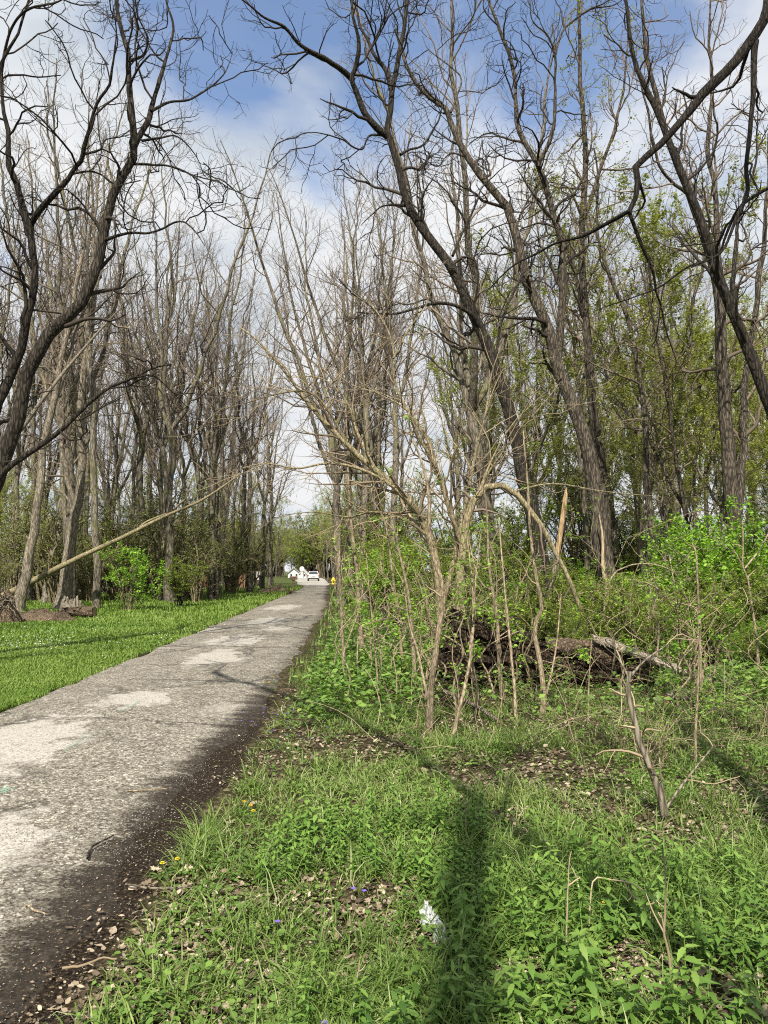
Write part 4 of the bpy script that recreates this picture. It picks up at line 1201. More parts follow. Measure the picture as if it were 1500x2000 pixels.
# more stems that fill the thicket
for k in range(96):
    bx, by = (rng.uniform(655, 1000) if k % 3 else rng.uniform(1000, 1500)), rng.uniform(1250, 1400)
    h = rng.uniform(90, 330)
    pts = [(bx, by)]
    for j in range(1, 6):
        pts.append((bx + rng.normal(0, 9) * j * 0.7 + rng.normal(0, 6), by - h * j / 5))
    sapling('thicket_stem', 'thin tan stem in the thicket, ' + ('beside the lane' if bx < 760 else 'around the wavy sapling' if bx < 900 else 'in front of the rotten log' if bx < 1080 else 'around the pale plank' if bx < 1290 else 'before the bright maple leaves'), pts, rng.uniform(0.006, 0.015), 0.004, TAN if k % 3 else OLI, (), twig=(3.0, 2.4), lens=((0.2, 0.7), (0.1, 0.3)), leaf=80, group='thin stems of the thicket', cat='stem', crook=0.2)

sapling('shredded_sapling', 'broken shredded brown stem leaning left in the grass of the foreground thicket', [(1302, 1592), (1285, 1540), (1264, 1485), (1245, 1430), (1230, 1360), (1230, 1312)], 0.026, 0.017, (M['bark_grey'], M['dead_stem']),
        [([(1231, 1330), (1210, 1290), (1180, 1262)], 0.008, 0.003, 0.1), ([(1232, 1320), (1262, 1288), (1310, 1255)], 0.010, 0.003, 0.1), ([(1300, 1580), (1335, 1530), (1395, 1455)], 0.010, 0.004, 0.2), ([(1303, 1585), (1292, 1520), (1288, 1480)], 0.008, 0.004, 0.1)],
        twig=(9, 3), lens=((0.1, 0.5), (0.1, 0.25)), t0=0.3, cat='stem', up=-0.08)
sapling('dry_stalk', 'pale forked dry stalk standing in the nettles of the front corner', [(1313, 1908), (1304, 1852), (1297, 1820), (1300, 1740), (1295, 1660)], 0.0060, 0.0028, (M['dead_stem'], M['dead_stem']), [([(1297, 1822), (1276, 1782), (1262, 1746)], 0.004, 0.002, 0.05), ([(1298, 1818), (1292, 1790), (1289, 1782)], 0.004, 0.002, 0.0)], twig=(0.5, 0.1), lens=((0.02, 0.05), (0.02, 0.03)), cat='stalk')
sapling('dry_stalk', 'thin straight dry stalk standing left of the forked dry stalk', [(1105, 1858), (1108, 1790), (1112, 1700), (1116, 1662)], 0.0045, 0.002, (M['dead_stem'], M['dead_stem']), (), twig=(3, 0.5), lens=((0.05, 0.15), (0.02, 0.05)), cat='stalk')
sapling('dry_stalk', 'dry stalk snapped over sideways in the nettles', [(1148, 1815), (1153, 1760), (1161, 1716), (1195, 1718), (1230, 1724), (1262, 1742), (1300, 1775)], 0.0045, 0.002, (M['dead_stem'], M['dead_stem']), (), twig=(2, 0.5), lens=((0.1, 0.3), (0.02, 0.05)), cat='stalk')
snag = sapling('broken_snag', 'short orange broken snag showing fresh wood behind the bent sapling', [(1066, 1205), (1076, 1150), (1086, 1100), (1097, 1030), (1107, 962)], 0.058, 0.040, (M['bark_grey'], M['twig_tan']), (), twig=(0.3, 0.5), lens=((0.2, 0.4), (0.1, 0.2)), D=15.5, cat='tree')
b0 = np.array(snag.location)
tp_ = smooth_path(np.array(px([(1088, 1085), (1093, 1050), (1099, 1010), (1104, 970), (1106, 952)], 15.45)) - b0, 12)
mb = MB(); add_tubes(mb, tp_[None], np.interp(np.linspace(0, 1, 12), [0, 0.5, 0.85, 1], [0.046, 0.052, 0.045, 0.008])[None], 9, 0.35, 3)
mb.build('torn_top', M['wood_orange'], snag, smooth=False)
# trees of the lawn edge that can be told apart
hero_tree('pale_trunk_tree', 'pale grey leaning trunk at the left edge of the lawn', based([(36, 1200), (48, 1140), (62, 1060), (74, 980), (82, 900), (100, 800), (122, 690), (150, 560), (168, 430), (178, 330)], 28.5),
          [(px([(100, 800), (130, 720), (150, 640), (190, 560), (210, 460)], 28.5, 1.0), 0.14, 0.03)], 0.25, 0.05, (M['bark_grey'], M['twig_forest']), twig=(1.2, 1.6, 2.6), lens=((1.2, 3.2), (0.6, 1.6), (0.35, 0.9)), t0=0.5, up=0.12)
hero_tree('flared_trunk_tree', 'grey trunk with a flared foot right behind the rotten stump', based([(122, 1192), (132, 1120), (142, 1050), (150, 990), (160, 900), (158, 800), (170, 690), (182, 560), (186, 430), (195, 320)], 31.0),
          [(px([(150, 990), (130, 930), (122, 860), (124, 760), (110, 640), (108, 520)], 31, 0.8), 0.16, 0.04)], 0.30, 0.05, (M['bark_grey'], M['twig_forest']), twig=(1.2, 1.6, 2.6), lens=((1.2, 3.2), (0.6, 1.6), (0.35, 0.9)), t0=0.5, up=0.12, flare=0.9)
hero_tree('split_tree', 'pale splintered leaning trunk torn open at the left picture edge', based([(-60, 1180), (-30, 1010), (5, 880), (40, 840), (78, 790), (110, 745), (150, 695), (200, 640), (240, 600)], 24.0),
          [], 0.17, 0.03, (M['wood_silver'], M['twig_tan']), twig=(1.2, 1.6, 2.6), lens=((0.8, 2.4), (0.5, 1.4), (0.3, 0.8)), t0=0.5)
o = sapling('leaning_pole', 'long bare fallen trunk propped at a slant across the wood edge', [(-25, 1180), (20, 1158), (90, 1122), (150, 1092), (250, 1046), (330, 1006), (380, 985), (420, 962), (470, 925)], 0.135, 0.03, (M['bark_olive'], M['twig_brown']), [([(268, 1037), (285, 1020), (325, 1003)], 0.05, 0.03, 0.3)], twig=(0.25, 1.0), lens=((0.4, 1.0), (0.2, 0.5)), D=29.5, cat='trunk', t0=0.7, grounded=False)


# ------------------------------------------------------------------ rotten log, stump, mounds
def rotten_log():
    o = thing('rotten_log', (1.0, 11.0, 0), 'dark rotten fallen log with a torn fibrous upright end in the thicket', 'log')
    b = np.array([1.0, 11.0, 0.0])
    nx, nv = 90, 46
    xs = np.linspace(0.72, 3.5, nx)
    hh = np.interp(xs, [0.72, 0.8, 0.95, 1.05, 1.2, 1.6, 2.0, 2.5, 3.0, 3.5], [0.25, 0.75, 1.02, 1.10, 1.0, 0.86, 0.74, 0.62, 0.52, 0.40])
    dp = np.interp(xs, [0.72, 0.9, 1.6, 2.5, 3.5], [0.30, 0.58, 0.55, 0.40, 0.28])
    th = np.linspace(0, math.pi, nv)
    Xg = xs[:, None] + 0 * th
    Yg = 11.1 - np.cos(th)[None] * dp[:, None]
    Zg = np.sin(th)[None] ** 0.75 * hh[:, None] - 0.06
    flow = Zg + 0.33 * Xg                                   # fibres run down to the right
    q = np.stack([Xg * 2.2, Yg * 3, flow * 15], -1)
    d = (vnoise(q, 4) - 0.5) * 0.20 + (vnoise(q * np.array([3, 3, 2.1]), 5) - 0.5) * 0.10 + (vnoise(np.stack([Xg * 3.3, Yg * 3, Zg * 3.5], -1), 6) - 0.5) * 0.22
    Yg = Yg - np.cos(th)[None] * d * 1.2
    Zg = Zg + np.sin(th)[None] * d * 0.7
    Xg = Xg + (vnoise(q * 1.3 + 9, 7) - 0.5) * 0.12
    V, Q = grid_mesh(Xg, Yg, Zg)
    mb = MB(); mb.add(V - b, Q, rq=rng.random(len(Q)))
    mb.build('torn_face', M['rot'], o, smooth=False)
    # loose fibres and slabs
    n = 1300
    i = rng.integers(2, nx - 14, n); j = rng.integers(1, nv - 6, n)
    pos = np.stack([Xg[i, j], Yg[i, j], Zg[i, j]], -1) - b
    X, Y, Z = frames(rng.normal(0, 0.45, n), rng.normal(-0.30, 0.25, n), rng.normal(1.2, 0.5, n))
    tv = [(-0.5, -0.10, 0), (0.5, -0.06, 0.04), (0.55, 0.06, 0.04), (-0.45, 0.10, 0), (-0.5, -0.10, 0.07), (0.5, -0.06, 0.09), (0.55, 0.06, 0.09), (-0.45, 0.10, 0.07)]
    tq = [(0, 1, 2, 3), (4, 5, 6, 7), (0, 1, 5, 4), (1, 2, 6, 5), (2, 3, 7, 6), (3, 0, 4, 7)]
    mb = MB(); scatter(mb, tv, tq, None, pos, X, Y, Z, rng.uniform(0.06, 0.26, n))
    tag(mb.build('wood_fibres', M['rot'], o, smooth=False), kind='stuff')
    # moss / soil on the back slope, roots on the torn end
    rp = np.stack([rng.uniform(0.75, 1.05, 26), rng.uniform(10.6, 11.2, 26), rng.uniform(0.1, 0.9, 26)], -1) - b
    P = np.repeat(rp[:, None], 6, 1)
    dirs = nrm(np.stack([rng.normal(-0.8, 0.4, 26), rng.normal(-0.3, 0.3, 26), rng.normal(-0.2, 0.5, 26)], -1))
    for k in range(1, 6):
        dirs = nrm(dirs + rng.normal(0, 0.25, (26, 3)))
        P[:, k] = P[:, k - 1] + dirs * rng.uniform(0.05, 0.11, (26, 1))
    mb = MB(); add_tubes(mb, P, np.linspace(0.012, 0.002, 6)[None] * np.ones((26, 1)), 4)
    tag(mb.build('torn_roots', M['twig_brown'], o), kind='stuff')
    # brown hollow trunk that goes on to the right
    path = smooth_path(np.array([(2.3, 11.2, 0.33), (2.9, 11.15, 0.30), (3.4, 11.1, 0.26), (3.85, 11.05, 0.18)]) - b, 16)
    mb = MB(); add_tubes(mb, path[None], rad_path(16, 0.34, 0.20)[None], 22, 0.28, 5)
    mb.build('trunk', M['dirt'], o, smooth=False)
    # pale weathered slab of the outer wood
    def slab(p0, p1, w, th_, seed, nm):
        n = 18
        t = np.linspace(0, 1, n)
        c = np.array(p0)[None] * (1 - t[:, None]) + np.array(p1)[None] * t[:, None]
        c[:, 2] += (vnoise(np.stack([t * 6, t * 0, t * 0 + seed], -1), 2) - 0.5) * 0.025
        j1 = (vnoise(np.stack([t * 9, t * 0, t * 0 + seed], -1), 3) - 0.5) * w * 0.5
        j2 = (vnoise(np.stack([t * 11, t * 0 + 4, t * 0 + seed], -1), 3) - 0.5) * w * 0.6
        taper = np.interp(t, [0, 0.1, 0.8, 1], [0.6, 1, 0.8, 0.25])
        sd_ = np.array([0, 0.92, 0.38])
        a = c - sd_ * (w / 2 * taper + j1)[:, None]; e = c + sd_ * (w / 2 * taper + j2)[:, None]
        m_ = (a + e) / 2 + np.array([0, -0.01, 0.02])
        up_ = np.array([0, -0.3, 1.0]) * th_
        rings = np.stack([a, m_, e, e - up_, m_ - up_, a - up_], 1)
        idx = np.arange(n * 6).reshape(n, 6)
        Q = np.stack([idx[:-1], np.roll(idx[:-1], -1, 1), np.roll(idx[1:], -1, 1), idx[1:]], -1).reshape(-1, 4)
        mb = MB(); mb.add(rings.reshape(-1, 3) - b, Q, rq=rng.random(len(Q)))
        mb.add(rings[0] - b, [(0, 1, 4, 5), (1, 2, 3, 4)]); mb.add(rings[-1] - b, [(0, 1, 4, 5), (1, 2, 3, 4)])
        mb.build(nm, M['wood_silver'], o, smooth=False)
    slab((2.95, 10.95, 0.68), (4.25, 10.6, 0.20), 0.24, 0.035, 1, 'bark_slab')
    slab((4.05, 10.6, 0.16), (4.95, 10.5, 0.10), 0.22, 0.05, 5, 'bark_slab')
    # ground log in front
    return o


rotten_log()


def lying_log(name, label, p0, p1, r, mat, cat='log', bend=0.03):
    p0, p1 = np.array(p0, float), np.array(p1, float)
    o = thing(name, p0, label, cat)
    K = 14
    t = np.linspace(0, 1, K)[:, None]
    P = (p1 - p0) * t + np.array([0, 0, 1.0]) * np.sin(t * 3.1) * bend
    P = P + np.cumsum(rng.normal(0, r * 0.10, (K, 3)), 0)
    mb = MB(); add_tubes(mb, P[None], rad_path(K, r, r * 0.7)[None], 12, 0.18, 5)
    mb.build('wood', mat, o)
    for c, nm in ((0, 'cut_end'), (-1, 'cut_end')):
        tn = nrm((P[1] - P[0])[None])[0]
        a = nrm(np.cross(tn, [0, 0, 1.0])[None])[0]; e = np.cross(tn, a)
        th = np.linspace(0, 6.283, 12, endpoint=False)
        rr = r * (1.0 if c == 0 else 0.7) * 0.98
        V = np.concatenate([[P[c]], P[c] + rr * (np.cos(th)[:, None] * a + np.sin(th)[:, None] * e)])
        i = np.arange(12)
        mb = MB(); mb.add(V, None, np.stack([i * 0, 1 + i, 1 + (i + 1) % 12], -1))
        mb.build(nm, M['wood_orange'], o)
    return o


a, e = gp(1295, 1372), gp(1405, 1352)
lying_log('buried_log', 'pale half-buried log lying in the grass below the plank end', (a[0], a[1], 0.04), (e[0], e[1], 0.06), 0.075, M['wood_silver'])
a, e = gp(860, 1372), gp(978, 1418)
lying_log('fallen_branch', 'dark fallen branch lying in the grass under the rotten log', (a[0], a[1], 0.16), (e[0], e[1], 0.03), 0.026, M['bark_grey'], 'branch')
a, e = gp(665, 1362), gp(640, 1330)
sapling('stake', 'short broken stub poking up at the verge beside the lane', [(662, 1358), (652, 1335), (638, 1310)], 0.018, 0.014, TAN, (), twig=(0.1, 0.1), lens=((0.03, 0.06), (0.02, 0.03)), cat='stub', t0=0.8)

# sticks on the lane and verge
for nm, lab, pts, r, mt in (('stick', 'straight pale stick lying on the dark soil of the lane edge', [(245, 1556), (285, 1555), (322, 1553)], 0.007, 'bark_tan'),
                            ('stick', 'bent dark twig lying on the dark soil near the lane edge', [(170, 1692), (178, 1672), (200, 1658), (224, 1646)], 0.007, 'bark_brown'),
                            ('stick', 'short tan twig at the bottom of the lane beside the gravel', [(48, 1784), (64, 1796), (82, 1802)], 0.006, 'bark_tan'),
                            ('stick', 'long pale twig lying across the grass edge near the bottom', [(122, 1912), (165, 1905), (200, 1893), (230, 1893)], 0.006, 'dead_stem'),
                            ('stick', 'grey twig lying among dead leaves by the dandelions', [(246, 1742), (290, 1749), (340, 1750), (405, 1750)], 0.006, 'bark_grey'),
                            ('stick', 'pale upright-lying straw in the grass at the bottom middle', [(688, 1950), (695, 1920), (700, 1890)], 0.004, 'dead_stem')):
    w = np.array([gp(*p) for p in pts]); w[:, 2] = np.maximum(gz(w[:, 0], w[:, 1]), 0.02) + 0.02
    o = thing(nm, w[0], lab, 'stick')
    P = smooth_path(w - w[0], 12) + np.cumsum(rng.normal(0, 0.002, (12, 3)), 0)
    mb = MB(); add_tubes(mb, P[None], rad_path(12, r, r * 0.6)[None], 7, 0.15)
    b1, q1 = grow(P[None], rad_path(12, r, r * 0.6)[None], 5, 0.02, 0.06, 4, (30, 70), 0.0, 0.2, 0.5, 0.0015, 0.2)
    mb.build('wood', M[mt], o)
    mb = MB(); add_tubes(mb, b1, q1, 4); mb.build('side_twigs', M[mt], o)


def heap(name, label, c, rx, ry, h, mat, seed, cat='mound', parts=()):
    o = thing(name, (c[0], c[1], 0), label, cat)
    u = np.linspace(0, 1, 20); v = np.linspace(0, 6.283, 44)
    U, Vv = np.meshgrid(u, v)
    x, y = np.cos(Vv) * U * rx, np.sin(Vv) * U * ry
    n = vnoise(np.stack([x * 4 + seed, y * 4, 0 * x], -1), seed) * 0.6 + vnoise(np.stack([x * 12, y * 12, 0 * x + seed], -1), seed) * 0.4
    z = (1 - U ** 2) * h * (0.35 + 1.2 * n) - 0.05
    A, Q = grid_mesh(x, y, z)
    mb = MB(); mb.add(A, Q, rq=rng.random(len(Q))); mb.build('earth', mat, o, smooth=False)
    return o


def stump():
    g = gp(140, 1207)
    o = thing('rotten_stump', g, 'jagged rotten tree stump with a broken log end on the lawn edge', 'stump')
    # jagged standing shell
    n = 34
    th = np.linspace(0, 6.283, n, endpoint=False)
    top = 0.35 + 0.55 * rng.random(n) * (0.5 + 0.5 * np.cos(th - 2.4) ** 2) + 0.25
    r0 = 0.42 + 0.10 * rng.random(n)
    c = np.array([-0.25, 0.5, 0])
    rings = []
    for f, rr in ((0, 1.25), (0.35, 0.98), (0.7, 0.85), (1.0, 0.78)):
        rings.append(np.stack([np.cos(th) * r0 * rr, np.sin(th) * r0 * rr, top * f - 0.05], -1) + c)
    inner = np.stack([np.cos(th) * r0 * 0.6, np.sin(th) * r0 * 0.6, top * 0.92], -1) + c
    low = np.stack([np.cos(th) * r0 * 0.55, np.sin(th) * r0 * 0.55, top * 0 + 0.15], -1) + c
    rings += [inner, low]
    A = np.stack(rings, 0)
    idx = np.arange(6 * n).reshape(6, n)
    Q = np.stack([idx[:-1], np.roll(idx[:-1], -1, 1), np.roll(idx[1:], -1, 1), idx[1:]], -1).reshape(-1, 4)
    mb = MB(); mb.add(A.reshape(-1, 3), Q, rq=rng.random(len(Q))); mb.build('stump_shell', M['wood_silver'], o, smooth=False)
    P = smooth_path(np.array([(-0.1, 0.1, 0.28), (0.35, 0.05, 0.27), (0.95, 0.0, 0.30)]), 14)
    mb = MB(); add_tubes(mb, P[None], np.full((1, 14), 0.25), 18, 0.22, 9); mb.build('log', M['dirt'], o, smooth=False)
    mb = MB(); th2 = np.linspace(0, 6.283, 18, endpoint=False)
    V = np.concatenate([[(0.93, 0, 0.30)], np.stack([np.full(18, 0.95), np.cos(th2) * 0.245, 0.30 + np.sin(th2) * 0.245], -1)])
    i = np.arange(18); mb.add(V, None, np.stack([i * 0, 1 + i, 1 + (i + 1) % 18], -1)); mb.build('log_end', M['wood_pale'], o)
    o.scale = (0.82, 0.82, 0.72)
    n = 90
    pos = np.stack([rng.uniform(-0.6, 0.8, n), rng.uniform(-0.3, 0.4, n), rng.uniform(0.02, 0.5, n)], -1)
    X, Y, Z = frames(rng.uniform(0, 6.28, n), rng.normal(0.1, 0.4, n), rng.normal(0, 1, n))
    tv = [(-0.5, -0.12, 0), (0.5, -0.05, 0.04), (0.55, 0.05, 0.04), (-0.45, 0.12, 0), (-0.5, -0.12, 0.09), (0.5, -0.05, 0.1), (0.55, 0.05, 0.1), (-0.45, 0.12, 0.09)]
    tq = [(0, 1, 2, 3), (4, 5, 6, 7), (0, 1, 5, 4), (1, 2, 6, 5), (2, 3, 7, 6), (3, 0, 4, 7)]
    mb = MB(); scatter(mb, tv, tq, None, pos, X, Y, Z, rng.uniform(0.15, 0.5, n)); tag(mb.build('splinters', M['dirt'], o, smooth=False), kind='stuff')


stump()
g = gp(85, 1212)
heap('earth_mound', 'low brown heap of bare earth left of the rotten stump', g, 1.15, 0.7, 0.42, M['dirt'], 3)
g = gp(8, 1218)
rb = heap('root_ball', 'torn root ball with thin roots at the left end of the lawn', g, 0.55, 0.5, 0.95, M['dirt'], 8, 'roots')
n = 60
P = np.zeros((n, 6, 3)); P[:, 0] = np.stack([rng.uniform(-0.3, 0.3, n), rng.uniform(-0.35, 0, n), rng.uniform(0.1, 0.8, n)], -1)
d = nrm(np.stack([rng.normal(0, 0.7, n), rng.normal(-0.5, 0.3, n), rng.normal(0.1, 0.6, n)], -1))
for k in range(1, 6):
    d = nrm(d + rng.normal(0, 0.3, (n, 3)) - np.array([0, 0, 0.12])); P[:, k] = P[:, k - 1] + d * 0.11
mb = MB(); add_tubes(mb, P, np.linspace(0.022, 0.006, 6)[None] * np.ones((n, 1)), 4); tag(mb.build('thin_roots', M['bark_grey'], rb), kind='stuff')
g = gp(540, 1160)
heap('brush_heap', 'brown heap of cut brush on the grass by the mailbox', g, 1.6, 0.9, 0.55, M['dirt'], 5, 'brush heap')


# ------------------------------------------------------------------ ground cover
def verge_points(n, y0, y1, power=1.0, margin=0.12, right=True, xmax=0.56):
    """random ground points seen by the camera on the verge side; denser close by"""
    t = rng.random(n)
    y = y0 * (y1 / y0) ** (t ** power)
    xm = np.minimum(y * xmax, 30)
    lo = np.maximum(road_r(y) + margin, -y * xmax)
    x = lo + (xm - lo) * rng.random(n)
    return x, y


def blades(mb, x, y, h, w, bend, rnd):
    n = len(x)
    az = rng.uniform(0, 6.283, n)
    f = np.stack([np.cos(az), np.sin(az), az * 0], -1)
    sd_ = np.stack([-np.sin(az), np.cos(az), az * 0], -1)
    p = np.stack([x, y, gz(x, y) - 0.005], -1)
    z = np.array([0, 0, 1.0])
    h = h[:, None]; w = w[:, None]; bend = bend[:, None]
    m1 = p + z * h * 0.6 + f * h * bend * 0.28
    tip = p + z * h * (1 - 0.45 * bend) + f * h * bend
    V = np.stack([p - sd_ * w * 0.5, p + sd_ * w * 0.5, m1 - sd_ * w * 0.42, m1 + sd_ * w * 0.42, tip], 1)
    o = (np.arange(n) * 5)[:, None]
    mb.add(V.reshape(-1, 3), np.array([[0, 1, 3, 2]]) + o, np.array([[2, 3, 4]]) + o, rnd, rnd)


BARE_SPOTS = [(gp(a, b_), r) for a, b_, r in ((450, 1740, 0.22), (600, 1740, 0.28), (730, 1740, 0.25), (820, 1800, 0.16), (330, 1750, 0.2), (1080, 1500, 0.5), (1180, 1560, 0.4), (1320, 1610, 0.35), (690, 1465, 0.5), (930, 1500, 0.4), (560, 1440, 0.3), (1290, 1900, 0.22), (1350, 1930, 0.2), (200, 1920, 0.18), (350, 1850, 0.12), (700, 1850, 0.15), (480, 1900, 0.12), (1010, 1890, 0.12), (1450, 1560, 0.4), (1000, 1590, 0.2))]


def litter_mask(x, y):
    """1 where the soil is bare and covered by dead leaves"""
    m = 0.8 * sstep(n2(x, y, 1.1, 63), 0.60, 0.74)
    j = (n2(x, y, 4.0, 64) - 0.5) * 0.9
    for g, r in BARE_SPOTS:
        d = np.sqrt((x - g[0]) ** 2 + ((y - g[1]) / 1.3) ** 2) / r
        m = np.maximum(m, sstep(d + j, 1.25, 0.75))
    return m


def clumped(x, y, s=1.6, seed=41, gain=1.0):
    return np.clip((n2(x, y, s, seed) - 0.32) * 2.4 * gain, 0, 1)


def tufts(mb, x, y, per, hmean, wid, rnd0):
    """grass tufts: blades of three pieces that spring from one point and arch outward"""
    n = len(x)
    o = np.repeat(np.arange(n), per)
    m = len(o)
    az = rng.uniform(0, 6.283, m)
    f = np.stack([np.cos(az), np.sin(az), az * 0], -1)
    tw = az + rng.normal(0, 0.5, m)
    sd_ = np.stack([-np.sin(tw), np.cos(tw), az * 0], -1)
    off = rng.uniform(0, 0.035, m)[:, None]
    xx, yy = x[o] + (f * off)[:, 0], y[o] + (f * off)[:, 1]
    p = np.stack([xx, yy, gz(xx, yy) - 0.004], -1)
    L = (hmean[o] * rng.uniform(0.45, 1.35, m))[:, None]
    e0 = rng.uniform(0.75, 1.5, m); de = rng.uniform(0.25, 0.95, m)
    w = (wid * rng.uniform(0.6, 1.3, m))[:, None]
    z = np.array([0, 0, 1.0])
    rows, q = [], p
    for k, ww in enumerate((0.7, 1.0, 0.75)):
        rows += [q - sd_ * w * ww * 0.5, q + sd_ * w * ww * 0.5]
        e = (e0 - de * k)[:, None]
        q = q + (f * np.cos(e) + z * np.sin(e)) * L / 3
    rows.append(q)
    V = np.stack(rows, 1)
    b = (np.arange(m) * 7)[:, None]
    r = np.clip(rnd0[o] + rng.normal(0, 0.13, m) + (rng.random(m) < 0.06) * 0.5, 0, 1)
    V[..., 2] = np.maximum(V[..., 2], gz(xx, yy)[:, None] - 0.01)
    mb.add(V.reshape(-1, 3), np.concatenate([np.array([[0, 1, 3, 2]]) + b, np.array([[2, 3, 5, 4]]) + b]), np.array([[4, 5, 6]]) + b, np.concatenate([r, r]), r)


def make_grass():
    mb = MB()
    x, y = verge_points(24000, 2.3, 13, 1.0)
    keep = rng.random(len(x)) < clumped(x, y, 1.5) * 0.55 + 0.16
    keep &= (x - road_r(y)) > 0.04 + 0.36 * n2(x, y, 1.5, 14)
    keep &= rng.random(len(x)) > 0.85 * litter_mask(x, y)
    x, y = x[keep], y[keep]
    tall = sstep(n2(x, y, 0.8, 44), 0.52, 0.74)
    a, b_ = proj(np.stack([x, y, 0 * x], -1))
    tall = np.maximum(tall, sstep(((a - 1170) / 240) ** 2 + ((b_ - 1650) / 60) ** 2, 1.3, 0.5))
    h = rng.gamma(6, 0.018, len(x)).clip(0.05, 0.22) * (1 + 0.5 * tall)
    tufts(mb, x, y, 11, h, 0.0062, np.clip(0.15 + 0.5 * n2(x, y, 0.9, 46) + rng.normal(0, 0.08, len(x)), 0, 0.8))
    # rougher grass further up the verge and under the brush
    x, y = verge_points(45000, 11, 70, 0.9, 0.1)
    keep = rng.random(len(x)) < clumped(x, y, 0.8) * 0.7 + 0.25
    x, y = x[keep], y[keep]
    h = rng.uniform(0.08, 0.22, len(x)) * (1 + y / 60)
    blades(mb, x, y, h, rng.uniform(0.006, 0.012, len(x)) * (y / 11), rng.uniform(0.2, 1.0, len(x)), np.clip(rng.beta(1.6, 2.6, len(x)), 0, 1))
    o = mb.build('grass', M['grass'])
    tag(o, 'rough grass with straws on the verge beside the lane', 'grass', kind='stuff')
    mb = MB()
    n = 150000
    t = rng.random(n)
    y = 7.5 * (75 / 7.5) ** t
    lo, hi = -y * 0.56, road_l(y) + 0.10
    x = hi - (hi - lo) * rng.random(n)
    keep = (hi > lo) & (hi - x > 0.28 * n2(x, y, 2.5, 19) - 0.10)
    x, y = x[keep], y[keep]
    h = rng.uniform(0.035, 0.075, len(x)) * (1 + 0.6 * sstep(n2(x, y, 0.45, 48), 0.45, 0.75)) * (1 + y / 50)
    h = h * (1 + 1.6 * sstep(y, 24, 31) * n2(x, y, 0.6, 50))
    rnd = np.clip(0.55 * n2(x, y, 0.35, 49) + 0.45 * n2(x, y, 1.9, 51) + 0.35 * rng.random(len(x)) - 0.15, 0, 1)
    blades(mb, x, y, h, rng.uniform(0.006, 0.011, len(x)) * (y / 9), rng.uniform(0.2, 1.0, len(x)), rnd)
    tag(mb.build('lawn_grass', M['lawn']), 'mown green grass of the lawn across the lane', 'grass', kind='stuff')


make_grass()


def make_cover():
    """small leaves near the soil: violets, ground ivy and seedlings"""
    mb = MB()
    tv = [(0, 0, 0), (0.35, -0.42, 0.05), (0.8, -0.36, 0.0), (1, 0, -0.1), (0.8, 0.36, 0.0), (0.35, 0.42, 0.05)]
    tq = [(0, 1, 2, 3), (0, 3, 4, 5)]
    nc = 12000
    x, y = verge_points(nc, 2.3, 14, 0.9, 0.3)
    keep = (rng.random(nc) < clumped(x, y, 1.2, 52) * 0.8 + 0.2) & (rng.random(nc) > 0.75 * litter_mask(x, y))
    x, y = x[keep], y[keep]
    k = 7
    c = np.repeat(np.stack([x, y, gz(x, y)], -1), k, 0)
    n = len(c)
    az = rng.uniform(0, 6.283, n)
    out = rng.uniform(0.01, 0.07, n)
    pos = c + np.stack([np.cos(az) * out, np.sin(az) * out, rng.uniform(0.012, 0.075, n)], -1)
    X, Y, Z = frames(az, rng.uniform(-0.35, 0.5, n), rng.normal(0, 0.3, n))
    cl = np.repeat(np.clip(n2(x, y, 0.9, 53) * 0.8 + rng.normal(0.1, 0.15, len(x)), 0, 1), k)
    scatter(mb, tv, tq, None, pos, X, Y, Z, rng.gamma(4, 0.0052, n).clip(0.008, 0.034), np.clip(cl + rng.normal(0, 0.1, n), 0, 1))
    tag(mb.build('ground_cover', M['cover']), 'low leafy green ground cover between the grass of the verge', 'ground cover', kind='stuff')
    # taller seedlings and weeds in the thicket
    mb = MB()
    nc = 9500
    x, y = verge_points(nc, 8.0, 24, 0.9, 0.5)
    keep = rng.random(nc) < clumped(x, y, 0.7, 57) * 0.75 + 0.25
    x, y = x[keep], y[keep]
    kp = ~((x > 0.3) & (x < 3.6) & (y < 10.9) & (rng.random(len(x)) < 0.8))
    x, y = x[kp], y[kp]
    k = 9
    c = np.repeat(np.stack([x, y, gz(x, y)], -1), k, 0)
    n = len(c)
    az = rng.uniform(0, 6.283, n); out = rng.uniform(0.02, 0.14, n)
    pos = c + np.stack([np.cos(az) * out, np.sin(az) * out, rng.uniform(0.02, 0.36, n)], -1)
    X, Y, Z = frames(az, rng.uniform(-0.5, 0.5, n), rng.normal(0, 0.4, n))
    scatter(mb, LEAF_S[0], LEAF_S[1], None, pos, X, Y, Z, rng.uniform(0.05, 0.11, n))
    tag(mb.build('undergrowth', M['cover']), 'leafy green undergrowth on the floor of the thicket', 'undergrowth', kind='stuff')


make_cover()


M['stone'] = twigmat('stone_chips', (0.07, 0.062, 0.05), (0.33, 0.31, 0.275))


